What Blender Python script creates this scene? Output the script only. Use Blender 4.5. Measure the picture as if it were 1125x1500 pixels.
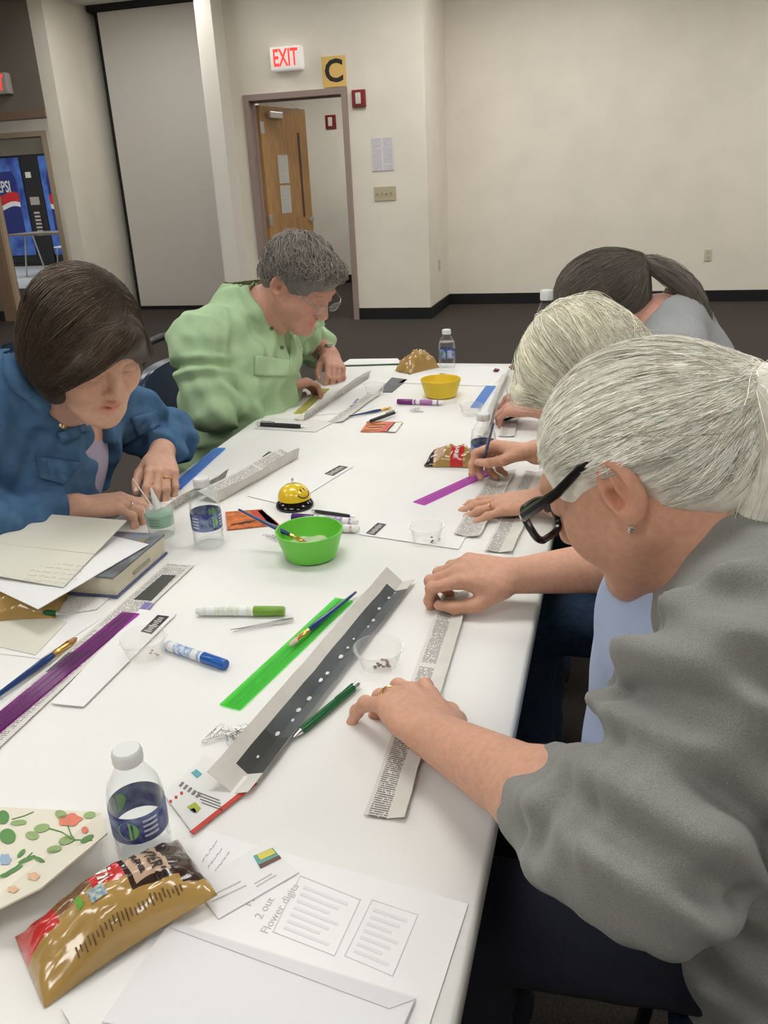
import bpy, bmesh, math, random
import numpy as np
from mathutils import Vector, Matrix
from mathutils.bvhtree import BVHTree
for o in list(bpy.data.objects): bpy.data.objects.remove(o)
SC = bpy.context.scene
COL = SC.collection
rnd = random.Random(5)
NR = np.random.RandomState(7)
# ---------------------------------------------------------------- camera
# world: x = across the table (s), y = along the table (t), z up, floor z = 0
FPX, PITCH, ROLL, YAW, CAMH = 1230.0, math.radians(21.68), math.radians(2.88), math.radians(16.0), 1.365
def _axes():
    fw = np.array([0, math.cos(PITCH), -math.sin(PITCH)]); dn = np.array([0, -math.sin(PITCH), -math.cos(PITCH)]); rt = np.array([1.0, 0, 0])
    X = rt*math.cos(ROLL)+dn*math.sin(ROLL); Y = dn*math.cos(ROLL)-rt*math.sin(ROLL)
    c, s = math.cos(YAW), math.sin(YAW)
    Rz = np.array([[c, -s, 0], [s, c, 0], [0, 0, 1]])
    return Rz@fw, Rz@X, Rz@Y
FW, CX, CY = _axes()
CAMP = np.array([0, 0, CAMH])
cam_d = bpy.data.cameras.new('camera'); cam = bpy.data.objects.new('camera', cam_d); COL.objects.link(cam)
cam_d.sensor_fit = 'VERTICAL'; cam_d.sensor_height = 36.0; cam_d.lens = FPX/1500*36.0; cam_d.clip_start = 0.02; cam_d.clip_end = 100
M = Matrix.Identity(4)
for i in range(3):
    M[i][0] = CX[i]; M[i][1] = -CY[i]; M[i][2] = -FW[i]; M[i][3] = CAMP[i]
cam.matrix_world = M
SC.camera = cam
def ray(px, py):
    d = FW*FPX+CX*(px-562.5)+CY*(py-750.0)
    return d/np.linalg.norm(d)
def at(px, py, z=0.741):
    d = ray(px, py); return CAMP+d*((z-CAMH)/d[2])
def aty(px, py, y):
    d = ray(px, py); return CAMP+d*(y/d[1])
def atx(px, py, x):
    d = ray(px, py); return CAMP+d*(x/d[0])
def atd(px, py, dist): return CAMP+ray(px, py)*dist
def A(*v): return np.array(v, float)
# ---------------------------------------------------------------- light and exposure
SC.view_settings.view_transform = 'Standard'; SC.view_settings.look = 'None'
SC.view_settings.exposure = 0.25; SC.view_settings.gamma = 1.0
SC.view_settings.use_curve_mapping = False
W = bpy.data.worlds.new('world'); SC.world = W; W.use_nodes = True
W.node_tree.nodes['Background'].inputs[0].default_value = (0.9, 0.95, 1.0, 1); W.node_tree.nodes['Background'].inputs[1].default_value = 0.05
LAMP_E = 10.0
# ---------------------------------------------------------------- materials
MATS = {}
def mat(name, col, rough=0.6, metal=0.0, spec=0.5, noise=0.0, nscale=20.0, bump=0.0, bscale=60.0, emit=None, attr=False, stretch=None, sheen=0.0, coat=0.0, col2=None, bdist=0.002, trans=0.0):
    if name in MATS: return MATS[name]
    m = bpy.data.materials.new(name); m.use_nodes = True; MATS[name] = m
    nt = m.node_tree; b = nt.nodes['Principled BSDF']
    b.inputs['Base Color'].default_value = (*col, 1); b.inputs['Roughness'].default_value = rough; b.inputs['Metallic'].default_value = metal
    b.inputs['Specular IOR Level'].default_value = spec
    if coat: b.inputs['Coat Weight'].default_value = coat; b.inputs['Coat Roughness'].default_value = 0.08
    if sheen: b.inputs['Sheen Weight'].default_value = sheen
    if trans: b.inputs['Transmission Weight'].default_value = trans
    if emit:
        b.inputs['Emission Color'].default_value = (*emit[0], 1); b.inputs['Emission Strength'].default_value = emit[1]
    src = None
    if noise or bump or attr:
        tc = nt.nodes.new('ShaderNodeTexCoord'); mp = nt.nodes.new('ShaderNodeMapping'); nt.links.new(tc.outputs['Object'], mp.inputs[0])
        if stretch: mp.inputs['Scale'].default_value = stretch
    if noise:
        n = nt.nodes.new('ShaderNodeTexNoise'); n.inputs['Scale'].default_value = nscale; n.inputs['Detail'].default_value = 4; nt.links.new(mp.outputs[0], n.inputs['Vector'])
        mx = nt.nodes.new('ShaderNodeMix'); mx.data_type = 'RGBA'
        c2 = col2 if col2 else tuple(max(0, c*(1-noise)) for c in col)
        c1 = col if col2 else tuple(min(1, c*(1+noise)) for c in col)
        cr = nt.nodes.new('ShaderNodeValToRGB'); cr.color_ramp.elements[0].position = .35; cr.color_ramp.elements[1].position = .65
        nt.links.new(n.outputs[0], cr.inputs[0]); nt.links.new(cr.outputs[0], mx.inputs[0])
        mx.inputs[6].default_value = (*c1, 1); mx.inputs[7].default_value = (*c2, 1); src = mx.outputs[2]
    if attr:
        a = nt.nodes.new('ShaderNodeAttribute'); a.attribute_name = 'Col'
        mm = nt.nodes.new('ShaderNodeMix'); mm.data_type = 'RGBA'; mm.blend_type = 'MULTIPLY'; mm.inputs[0].default_value = 1
        if src: nt.links.new(src, mm.inputs[6])
        else: mm.inputs[6].default_value = (*col, 1)
        nt.links.new(a.outputs[0], mm.inputs[7]); src = mm.outputs[2]
    if src: nt.links.new(src, b.inputs['Base Color'])
    if bump:
        n2 = nt.nodes.new('ShaderNodeTexNoise'); n2.inputs['Scale'].default_value = bscale; n2.inputs['Detail'].default_value = 5; nt.links.new(mp.outputs[0], n2.inputs['Vector'])
        bp = nt.nodes.new('ShaderNodeBump'); bp.inputs['Strength'].default_value = bump; bp.inputs['Distance'].default_value = bdist
        nt.links.new(n2.outputs[0], bp.inputs['Height']); nt.links.new(bp.outputs[0], b.inputs['Normal'])
    return m
def clear(name, tint=(.96, .97, .97), gloss=0.12, rough=0.04):
    """thin clear plastic: see-through with a Fresnel gloss"""
    if name in MATS: return MATS[name]
    m = bpy.data.materials.new(name); m.use_nodes = True; MATS[name] = m; nt = m.node_tree
    nt.nodes.remove(nt.nodes['Principled BSDF']); out = nt.nodes['Material Output']
    t = nt.nodes.new('ShaderNodeBsdfTransparent'); t.inputs[0].default_value = (*tint, 1)
    g = nt.nodes.new('ShaderNodeBsdfPrincipled'); g.inputs['Base Color'].default_value = (*[min(1, .35+.6*c) for c in tint], 1); g.inputs['Roughness'].default_value = rough
    lw = nt.nodes.new('ShaderNodeLayerWeight'); lw.inputs[0].default_value = .5; pw = nt.nodes.new('ShaderNodeMath'); pw.operation = 'POWER'; pw.inputs[1].default_value = 3.5; nt.links.new(lw.outputs['Facing'], pw.inputs[0]); f = nt.nodes.new('ShaderNodeMath'); f.operation = 'MULTIPLY'; f.inputs[1].default_value = .75; nt.links.new(pw.outputs[0], f.inputs[0])
    ad = nt.nodes.new('ShaderNodeMath'); ad.operation = 'ADD'; ad.use_clamp = True; ad.inputs[1].default_value = gloss; nt.links.new(f.outputs[0], ad.inputs[0])
    mx = nt.nodes.new('ShaderNodeMixShader'); nt.links.new(ad.outputs[0], mx.inputs[0]); nt.links.new(t.outputs[0], mx.inputs[1]); nt.links.new(g.outputs[0], mx.inputs[2])
    nt.links.new(mx.outputs[0], out.inputs[0]); return m
def newsprint(name, base=(.70, .68, .63), ink=(.10, .10, .10), lines=260.0, colw=0.05, gate=0.45, amount=0.75):
    """printed text columns from UV in metres (u across, v along the column)"""
    if name in MATS: return MATS[name]
    m = bpy.data.materials.new(name); m.use_nodes = True; MATS[name] = m; nt = m.node_tree; b = nt.nodes['Principled BSDF']
    b.inputs['Roughness'].default_value = .8
    def math_(op, a, c=None):
        n = nt.nodes.new('ShaderNodeMath'); n.operation = op
        for i, v in enumerate((a, c)):
            if v is None: continue
            if isinstance(v, (int, float)): n.inputs[i].default_value = v
            else: nt.links.new(v, n.inputs[i])
        return n.outputs[0]
    uv = nt.nodes.new('ShaderNodeUVMap'); sp = nt.nodes.new('ShaderNodeSeparateXYZ'); nt.links.new(uv.outputs[0], sp.inputs[0])
    u, v = sp.outputs[0], sp.outputs[1]
    vl = math_('MULTIPLY', v, lines); line = math_('LESS_THAN', math_('FRACT', vl), .52); row = math_('FLOOR', vl)
    cb = nt.nodes.new('ShaderNodeCombineXYZ'); nt.links.new(math_('MULTIPLY', u, 420.0), cb.inputs[0]); nt.links.new(math_('MULTIPLY', row, 7.31), cb.inputs[1])
    n = nt.nodes.new('ShaderNodeTexNoise'); n.inputs['Scale'].default_value = 1.0; n.inputs['Detail'].default_value = 1; nt.links.new(cb.outputs[0], n.inputs['Vector'])
    word = math_('GREATER_THAN', n.outputs[0], gate)
    fu = math_('FRACT', math_('DIVIDE', u, colw)); colm = math_('MULTIPLY', math_('GREATER_THAN', fu, .07), math_('LESS_THAN', fu, .93))
    cb2 = nt.nodes.new('ShaderNodeCombineXYZ'); nt.links.new(math_('FLOOR', math_('DIVIDE', u, colw)), cb2.inputs[0]); nt.links.new(math_('MULTIPLY', v, 28.0), cb2.inputs[1])
    n2 = nt.nodes.new('ShaderNodeTexNoise'); n2.inputs['Scale'].default_value = 1.0; nt.links.new(cb2.outputs[0], n2.inputs['Vector'])
    para = math_('GREATER_THAN', n2.outputs[0], .36)
    f = math_('MULTIPLY', math_('MULTIPLY', math_('MULTIPLY', line, word), math_('MULTIPLY', colm, para)), amount)
    mx = nt.nodes.new('ShaderNodeMix'); mx.data_type = 'RGBA'; nt.links.new(f, mx.inputs[0]); mx.inputs[6].default_value = (*base, 1); mx.inputs[7].default_value = (*ink, 1)
    nt.links.new(mx.outputs[2], b.inputs['Base Color']); return m
# ---------------------------------------------------------------- mesh helpers
def tag(o, label=None, cat=None, group=None, kind=None):
    if label: o['label'] = label
    if cat: o['category'] = cat
    if group: o['group'] = group
    if kind: o['kind'] = kind
    return o
def link(name, me, m=None, parent=None, smooth=False, local=True):
    o = bpy.data.objects.new(name, me); COL.objects.link(o)
    if m is not None:
        for mm in (m if isinstance(m, (list, tuple)) else [m]): me.materials.append(mm)
    if smooth: me.shade_smooth()
    if parent is not None:
        o.parent = parent
        if not local: o.matrix_parent_inverse = parent.matrix_world.inverted()
    return o
def empty(name, loc, rz=0, label=None, cat=None, group=None):
    o = bpy.data.objects.new(name, None); COL.objects.link(o); o.location = Vector([float(c) for c in loc]); o.rotation_euler = (0, 0, rz); o.empty_display_size = .05
    o.matrix_world = Matrix.Translation(o.location) @ Matrix.Rotation(rz, 4, 'Z')
    return tag(o, label, cat, group)
def mesh_np(name, V, faces, uv=None):
    me = bpy.data.meshes.new(name); me.from_pydata([tuple(map(float, v)) for v in V], [], [tuple(f) for f in faces])
    if uv is not None:
        l = me.uv_layers.new(name='UVMap')
        for lp in me.loops: l.data[lp.index].uv = uv[lp.vertex_index]
    me.update(); return me
class MB:
    """collects boxes, tubes, lathes as one mesh"""
    def __init__(s): s.bm = bmesh.new(); s.mi = 0
    def _done(s, fs):
        for f in fs: f.material_index = s.mi
    def box(s, lo, hi, bev=0.0, rot=None, seg=2):
        lo, hi = A(*lo), A(*hi); c = (lo+hi)/2; d = hi-lo
        r = bmesh.ops.create_cube(s.bm, size=1.0); vs = r['verts']
        bmesh.ops.scale(s.bm, vec=Vector(d), verts=vs)
        if bev > 0:
            es = list({e for v in vs for e in v.link_edges}); rr = bmesh.ops.bevel(s.bm, geom=es, offset=bev, segments=seg, affect='EDGES', profile=.5)
            vs = list({v for f in rr['faces'] for v in f.verts} | {v for v in vs if v.is_valid})
        mt = Matrix.Translation(Vector(c))
        if rot is not None: mt = mt @ rot
        bmesh.ops.transform(s.bm, matrix=mt, verts=vs); s._done({f for v in vs for f in v.link_faces}); return vs
    def tube(s, pts, r, n=8, cap=True, closed=False):
        pts = [Vector([float(c) for c in p]) for p in pts]; rs = r if isinstance(r, (list, tuple)) else [r]*len(pts)
        rings = []; up = None; N = len(pts)
        for i, p in enumerate(pts):
            a = pts[(i-1) % N] if (closed or i > 0) else p; b = pts[(i+1) % N] if (closed or i < N-1) else p
            t = (b-a).normalized() if (b-a).length > 1e-9 else Vector((0, 0, 1))
            if up is None: up = t.orthogonal().normalized()
            up = (up-t*up.dot(t)); up = up.normalized() if up.length > 1e-6 else t.orthogonal().normalized(); q = t.cross(up)
            rings.append([s.bm.verts.new(p+(up*math.cos(k*2*math.pi/n)+q*math.sin(k*2*math.pi/n))*rs[i]) for k in range(n)])
        fs = []
        for i in range(N if closed else N-1):
            a, b = rings[i], rings[(i+1) % N]
            for k in range(n): fs.append(s.bm.faces.new((a[k], a[(k+1) % n], b[(k+1) % n], b[k])))
        if cap and not closed:
            fs.append(s.bm.faces.new(rings[0][::-1])); fs.append(s.bm.faces.new(rings[-1]))
        s._done(fs)
    def lathe(s, prof, c=(0, 0, 0), n=28, sx=1.0, sy=1.0):
        rings = []; fs = []
        for r, z in prof:
            if r < 1e-6: rings.append([s.bm.verts.new((c[0], c[1], c[2]+z))])
            else: rings.append([s.bm.verts.new((c[0]+r*sx*math.cos(k*2*math.pi/n), c[1]+r*sy*math.sin(k*2*math.pi/n), c[2]+z)) for k in range(n)])
        for a, b in zip(rings, rings[1:]):
            for k in range(n):
                if len(a) == 1 and len(b) > 1: fs.append(s.bm.faces.new((a[0], b[(k+1) % n], b[k])))
                elif len(b) == 1 and len(a) > 1: fs.append(s.bm.faces.new((a[k], a[(k+1) % n], b[0])))
                elif len(a) > 1: fs.append(s.bm.faces.new((a[k], a[(k+1) % n], b[(k+1) % n], b[k])))
        s._done(fs)
    def prism(s, pts, z0, z1):
        lo = [s.bm.verts.new((p[0], p[1], z0)) for p in pts]; hi = [s.bm.verts.new((p[0], p[1], z1)) for p in pts]; n = len(pts)
        fs = [s.bm.faces.new(lo[::-1]), s.bm.faces.new(hi)]+[s.bm.faces.new((lo[i], lo[(i+1) % n], hi[(i+1) % n], hi[i])) for i in range(n)]
        s._done(fs)
    def poly(s, pts): s._done([s.bm.faces.new([s.bm.verts.new(tuple(map(float, p))) for p in pts])])
    def build(s, name, m, parent=None, smooth=False, loc=None, mw=None):
        bmesh.ops.recalc_face_normals(s.bm, faces=s.bm.faces[:])
        me = bpy.data.meshes.new(name); s.bm.to_mesh(me); s.bm.free()
        o = link(name, me, m, parent, False)
        if smooth:
            me.shade_smooth()
            try: me.set_sharp_from_angle(angle=math.radians(38))
            except Exception: pass
        if loc is not None: o.location = Vector([float(c) for c in loc])
        return o
def struct(name, mb, m): return tag(mb.build(name, m), kind='structure')
def sheet(name, pts, z, th, m, parent=None, uvo=None):
    """flat prism on the table; pts = world xy corners, UV in metres along the first edge"""
    P = [A(p[0], p[1]) for p in pts]; e = P[1]-P[0]; e /= np.linalg.norm(e); q = A(-e[1], e[0]); n = len(P)
    c = sum(P)/n
    V = [(*(p-c), 0) for p in P]+[(*(p-c), th) for p in P]
    F = [tuple(range(n))[::-1], tuple(range(n, 2*n))]+[(i, (i+1) % n, n+(i+1) % n, n+i) for i in range(n)]
    ar = sum(P[i][0]*P[(i+1) % n][1]-P[(i+1) % n][0]*P[i][1] for i in range(n))
    if ar < 0: F = [f[::-1] for f in F]
    uv = [((p-P[0])@e, (p-P[0])@q) for p in P]*2
    o = link(name, mesh_np(name, V, F, uv), m, parent); o.location = (c[0], c[1], z); return o
def text(body, size, m, mw, parent=None, name='lettering', ext=0.0003, align='CENTER', bold=0.0, sx=1.0):
    cu = bpy.data.curves.new(name, 'FONT'); cu.body = body; cu.size = size; cu.align_x = align; cu.align_y = 'CENTER'; cu.extrude = ext; cu.offset = bold; cu.resolution_u = 3
    t = bpy.data.objects.new(name, cu); COL.objects.link(t)
    dg = bpy.context.evaluated_depsgraph_get(); dg.update()
    me = bpy.data.meshes.new_from_object(t.evaluated_get(dg)); bpy.data.objects.remove(t); bpy.data.curves.remove(cu)
    me.transform(Matrix.Diagonal((sx, 1, 1, 1))); me.transform(mw)
    return link(name, me, m, parent)
def frame(o, x, y):
    """matrix with origin o, x axis, approx y axis"""
    x = Vector([float(c) for c in x]).normalized(); y = Vector([float(c) for c in y]); z = x.cross(y).normalized(); y = z.cross(x)
    m = Matrix.Identity(4)
    for i in range(3): m[i][0] = x[i]; m[i][1] = y[i]; m[i][2] = z[i]; m[i][3] = float(o[i])
    return m
# ---------------------------------------------------------------- signed-distance bodies
class Fld:
    def __init__(s, lo, hi, h):
        s.lo = A(*lo); s.h = h; s.n = np.ceil((A(*hi)-s.lo)/h).astype(int)+1
        s.F = np.full(s.n, 1.0, np.float32); s.ax = [(s.lo[i]+h*np.arange(s.n[i])).astype(np.float32) for i in range(3)]
    def _blk(s, lo, hi):
        a = np.maximum(np.floor((np.asarray(lo)-s.lo)/s.h).astype(int), 0); b = np.minimum(np.ceil((np.asarray(hi)-s.lo)/s.h).astype(int)+1, s.n)
        if np.any(b <= a): return None, None
        sl = tuple(slice(a[i], b[i]) for i in range(3))
        return sl, np.meshgrid(*[s.ax[i][sl[i]] for i in range(3)], indexing='ij', sparse=True)
    def _mix(s, sl, d, k, sub):
        f = s.F[sl]
        if sub:
            hh = np.maximum(k-np.abs(-d-f), 0)/k; s.F[sl] = np.maximum(f, -d)+hh*hh*k*.25
        else:
            hh = np.maximum(k-np.abs(d-f), 0)/k; s.F[sl] = np.minimum(f, d)-hh*hh*k*.25
    def cap(s, a, b, r1, r2=None, k=.02, sub=False, disp=None):
        a, b = np.asarray(a, float), np.asarray(b, float); r2 = r1 if r2 is None else r2; m = max(r1, r2)+k+3*s.h
        sl, g = s._blk(np.minimum(a, b)-m, np.maximum(a, b)+m)
        if sl is None: return
        ba = b-a; L2 = max(ba@ba, 1e-9); px, py, pz = g[0]-a[0], g[1]-a[1], g[2]-a[2]
        t = np.clip((px*ba[0]+py*ba[1]+pz*ba[2])/L2, 0, 1)
        d = np.sqrt((px-t*ba[0])**2+(py-t*ba[1])**2+(pz-t*ba[2])**2)-(r1+(r2-r1)*t)
        if disp is not None: d = d-disp(t, g)
        s._mix(sl, d.astype(np.float32), k, sub)
    def ell(s, c, r, R=None, k=.02, sub=False):
        c = np.asarray(c, float); r = np.asarray(r, float); R = np.eye(3) if R is None else R
        ext = np.abs(R)@r+k+3*s.h
        sl, g = s._blk(c-ext, c+ext)
        if sl is None: return
        p = [g[i]-c[i] for i in range(3)]; q = [R[0, i]*p[0]+R[1, i]*p[1]+R[2, i]*p[2] for i in range(3)]
        k0 = np.sqrt(sum((q[i]/r[i])**2 for i in range(3))); k1 = np.sqrt(sum((q[i]/r[i]**2)**2 for i in range(3)))+1e-6
        s._mix(sl, (k0*(k0-1)/k1).astype(np.float32), k, sub)
    def half(s, p, n, k=.01):
        """keep the side the normal points away from (cut where (x-p).n > 0)"""
        n = np.asarray(n, float); n = n/np.linalg.norm(n)
        g = np.meshgrid(*s.ax, indexing='ij', sparse=True)
        d = (g[0]-p[0])*n[0]+(g[1]-p[1])*n[1]+(g[2]-p[2])*n[2]
        s.F = np.maximum(s.F, d.astype(np.float32))
    def wrinkle(s, amp, freqs, seed=1, band=.04, flt=None, axis=None, jit=.35, bias=0.0):
        r = np.random.RandomState(seed); g = np.meshgrid(*s.ax, indexing='ij', sparse=True); w = 0
        for fq in freqs:
            v = r.normal(size=3) if axis is None else np.asarray(axis, float)/np.linalg.norm(axis)+jit*r.normal(size=3); v /= np.linalg.norm(v); u = r.normal(size=3)*fq*(.45 if axis is None else .16); ph = r.rand()*6
            w = w+np.sin(fq*(g[0]*v[0]+g[1]*v[1]+g[2]*v[2])+1.6*np.sin(g[0]*u[0]+g[1]*u[1]+g[2]*u[2]+ph)+ph*2)
        w = w/len(freqs)*amp+bias*amp
        if flt is not None: w = w*flt(g)
        s.F = np.where(np.abs(s.F) < band, s.F-w.astype(np.float32), s.F)
    def join(s, o, k):
        hh = np.maximum(k-np.abs(o.F-s.F), 0)/k; s.F = np.minimum(s.F, o.F)-hh*hh*k*.25
    def like(s):
        o = Fld.__new__(Fld); o.lo = s.lo; o.h = s.h; o.n = s.n; o.ax = s.ax; o.F = np.full(s.n, 1.0, np.float32); return o
    def cut(s, c, d, R):
        sl, g = s._blk(np.asarray(c)-R, np.asarray(c)+R)
        q = [g[i]-c[i] for i in range(3)]; h = q[0]*d[0]+q[1]*d[1]+q[2]*d[2]; near = (q[0]**2+q[1]**2+q[2]**2) < R*R
        s.F[sl] = np.where(near, np.maximum(s.F[sl], h), s.F[sl]).astype(np.float32)
    def sample(s, P):
        q = (P-s.lo)/s.h; q = np.clip(q, 0, s.n-1.001); i = q.astype(int); f = q-i; o = 0
        for dx in (0, 1):
            for dy in (0, 1):
                for dz in (0, 1):
                    o = o+s.F[i[:, 0]+dx, i[:, 1]+dy, i[:, 2]+dz]*(f[:, 0] if dx else 1-f[:, 0])*(f[:, 1] if dy else 1-f[:, 1])*(f[:, 2] if dz else 1-f[:, 2])
        return o
    def mesh(s):
        F = s.F; S = F < 0
        cnt = np.zeros(s.n-1, np.int8)
        offs = [(x, y, z) for x in (0, 1) for y in (0, 1) for z in (0, 1)]
        n = s.n-1
        for o in offs: cnt += S[o[0]:o[0]+n[0], o[1]:o[1]+n[1], o[2]:o[2]+n[2]]
        idx = np.argwhere((cnt > 0) & (cnt < 8)); cid = np.full(n, -1, np.int32); cid[tuple(idx.T)] = np.arange(len(idx))
        val = np.stack([F[idx[:, 0]+o[0], idx[:, 1]+o[1], idx[:, 2]+o[2]] for o in offs], 1)
        acc = np.zeros((len(idx), 3)); num = np.zeros(len(idx))
        for i in range(8):
            for j in range(i+1, 8):
                oi, oj = A(*offs[i]), A(*offs[j])
                if np.abs(oi-oj).sum() != 1: continue
                a, b = val[:, i], val[:, j]; c = (a < 0) != (b < 0); t = np.where(c, a/np.where(c, a-b, 1), 0)
                acc += np.where(c[:, None], oi+t[:, None]*(oj-oi), 0); num += c
        V = s.lo+s.h*(idx+acc/num[:, None]); Q = []
        for ax in range(3):
            u, w = (ax+1) % 3, (ax+2) % 3
            lo = [slice(None)]*3; hi = [slice(None)]*3; lo[ax] = slice(0, -1); hi[ax] = slice(1, None)
            d = S[tuple(lo)] != S[tuple(hi)]; e = np.argwhere(d); e = e[(e[:, u] > 0) & (e[:, w] > 0) & (e[:, u] < n[u]) & (e[:, w] < n[w])]
            def cell(du, dw):
                q = e.copy(); q[:, u] -= du; q[:, w] -= dw; return cid[q[:, 0], q[:, 1], q[:, 2]]
            quad = np.stack([cell(1, 1), cell(0, 1), cell(0, 0), cell(1, 0)], 1); fl = S[e[:, 0], e[:, 1], e[:, 2]]
            quad = np.where(fl[:, None], quad, quad[:, ::-1]); Q.append(quad)
        Q = np.concatenate(Q); Q = Q[(Q >= 0).all(1)]
        lab = np.arange(len(V)); E_ = np.concatenate([Q[:, [0, 1]], Q[:, [1, 2]], Q[:, [2, 3]], Q[:, [3, 0]]])
        for _ in range(400):           # keep the largest connected piece
            m = np.minimum(lab[E_[:, 0]], lab[E_[:, 1]]); new = lab.copy(); np.minimum.at(new, E_[:, 0], m); np.minimum.at(new, E_[:, 1], m); new = new[new]; new = new[new]
            if (new == lab).all(): break
            lab = new
        u, cn = np.unique(lab, return_counts=True); keep = lab == u[cn.argmax()]
        if not keep.all():
            mp = np.cumsum(keep)-1; Q = mp[Q[keep[Q[:, 0]]]]; V = V[keep]
        return V, Q
def fast_mesh(name, V, Q, m, parent=None, col=None, smooth=True, n=4):
    """parent is at identity-free world: coordinates are made local to the parent's location"""
    V = np.asarray(V, np.float32).copy()
    if parent is not None: V -= np.array(parent.location, np.float32)
    me = bpy.data.meshes.new(name); me.vertices.add(len(V)); me.vertices.foreach_set('co', V.ravel())
    Q = np.asarray(Q, np.int32); me.loops.add(Q.size); me.loops.foreach_set('vertex_index', Q.ravel())
    me.polygons.add(len(Q)); me.polygons.foreach_set('loop_start', np.arange(0, Q.size, Q.shape[1], dtype=np.int32))
    try: me.polygons.foreach_set('loop_total', np.full(len(Q), Q.shape[1], np.int32))
    except Exception: pass
    if col is not None:
        a = me.color_attributes.new('Col', 'FLOAT_COLOR', 'POINT'); c = np.ones((len(V), 4), np.float32); c[:, :3] = col; a.data.foreach_set('color', c.ravel())
    me.update(calc_edges=True); me.validate()
    o = link(name, me, m, parent)
    if smooth: me.shade_smooth()
    return o
def strands(name, paths, rad, m, parent, cols):
    """paths (N,M,3) -> three-sided hairs with a colour per hair"""
    N, Mn, _ = paths.shape
    T = np.gradient(paths, axis=1); T /= np.linalg.norm(T, axis=2, keepdims=True)+1e-9
    ref = np.broadcast_to(A(.31, .52, .79), T.shape); U = np.cross(T, ref); U /= np.linalg.norm(U, axis=2, keepdims=True)+1e-9; B = np.cross(T, U)
    w = rad*(np.clip(np.linspace(0, 1, Mn)*5, .35, 1)*(1-.75*np.linspace(0, 1, Mn)**3))[None, :, None]
    R = np.stack([paths+w*(U*math.cos(a)+B*math.sin(a)) for a in (0, 2.094, 4.189)], 2)
    V = R.reshape(-1, 3); i = np.arange(N)[:, None, None]*Mn*3+np.arange(Mn-1)[None, :, None]*3; k = np.arange(3)[None, None, :]; k2 = (k+1) % 3
    Q = np.stack([i+k, i+k2, i+3+k2, i+3+k], -1).reshape(-1, 4)
    return fast_mesh(name, V, Q, m, parent, np.repeat(cols, Mn*3, 0))
# ================================================================= the room
WALL = mat('wall_paint', (.82, .765, .665), .75, noise=.03, nscale=3, bump=.15, bscale=220)
TAUPE = mat('dark_taupe_wall', (.20, .175, .15), .75, noise=.04, nscale=4)  # one darker taupe tone for the left door wall
CARPET = mat('carpet', (.056, .047, .042), .95, noise=.35, nscale=260, bump=.6, bscale=420, spec=.1)
TILEF = mat('vinyl_floor', (.62, .66, .68), .35, noise=.06, nscale=8)
BASEB = mat('black_rubber_base', (.008, .008, .010), .45)
FRAME = mat('mauve_frame_paint', (.33, .245, .215), .5)
BROWNF = mat('brown_frame_paint', (.23, .15, .10), .5)
TANF = mat('tan_frame_paint', (.52, .41, .28), .5)
CEIL = mat('ceiling_tile', (.78, .77, .74), .9, noise=.05, nscale=90)
POSTW = mat('white_post_paint', (.80, .76, .69), .7)
PANEL = mat('grey_partition_fabric', (.60, .565, .52), .9, noise=.015, nscale=120, bump=.1, bscale=500)
DARK = mat('gap_shade_and_track', (.012, .011, .010), .8)  # near-black colour for the shade around the partition, and for its track
STEEL = mat('brushed_steel', (.60, .60, .60), .3, 1.0)
WOOD = mat('oak_veneer', (.52, .30, .12), .45, noise=.16, nscale=7, stretch=(6, 6, .7))
def wallbox(name, boxes, m=WALL):
    b = MB()
    for lo, hi in boxes: b.box(lo, hi)
    return struct(name, b, m)
H = 3.25
wallbox('floor', [((-8.2, -3.6, -.08), (4.6, 9.7, 0)), ((-10.2, 9.7, -.08), (-1.9, 11.75, 0))], CARPET)
wallbox('floor_break_room', [((-13.5, 11.75, -.08), (-5.5, 18.0, .002))], TILEF)
wallbox('ceiling', [((-8.2, -3.6, H), (4.6, 9.7, H+.08))], CEIL)
wallbox('ceiling_corridor', [((-13.5, 9.62, 2.75), (-1.97, 18.0, 2.83)), ((-3.96, 8.67, 2.75), (-1.97, 9.62, 2.83)), ((-13.5, 8.69, 2.75), (-5.95, 9.62, 2.83))], CEIL)
wallbox('wall_back', [((-1.97, 9.57, 0), (4.6, 9.69, H))])
wallbox('wall_return', [((-1.97, 8.67, 0), (-1.85, 9.57, H))])
wallbox('wall_door', [((-3.96, 8.55, 0), (-3.675, 8.67, H)), ((-2.61, 8.55, 0), (-1.85, 8.67, H)), ((-3.675, 8.55, 2.18), (-2.61, 8.67, H))])
wallbox('wall_post', [((-3.97, 8.30, 0), (-3.81, 8.55, H)), ((-4.10, 8.55, 0), (-3.96, 9.60, H))], POSTW)
wallbox('wall_pocket', [((-5.78, 9.52, 0), (-4.0, 9.62, H))], DARK)  # pocket back coloured near-black to stand for shade in the gap
wallbox('wall_left_return', [((-5.95, 8.57, 0), (-5.78, 9.62, H))])
wallbox('wall_left_door', [((-5.98, 8.57, 2.14), (-5.95, 8.69, H)), ((-8.2, 8.57, 0), (-6.95, 8.69, H)), ((-6.95, 8.57, 2.20), (-5.98, 8.69, H))], TAUPE)
wallbox('wall_left', [((-8.2, -3.6, 0), (-8.08, 8.6, H))])
wallbox('wall_right', [((4.5, -3.6, 0), (4.62, 9.6, H))])
wallbox('wall_behind', [((-8.2, -3.72, 0), (4.6, -3.6, H))])
wallbox('wall_corridor', [((-8.24, 11.75, 0), (-1.9, 11.87, 2.8)), ((-13.5, 11.75, 0), (-9.75, 11.87, 2.8)), ((-9.75, 11.75, 2.22), (-8.24, 11.87, 2.8)), ((-1.97, 9.69, 0), (-1.85, 11.8, 2.8))])
wallbox('wall_corridor_left', [((-13.5, 8.69, 0), (-13.4, 11.75, 2.8))])
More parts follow.
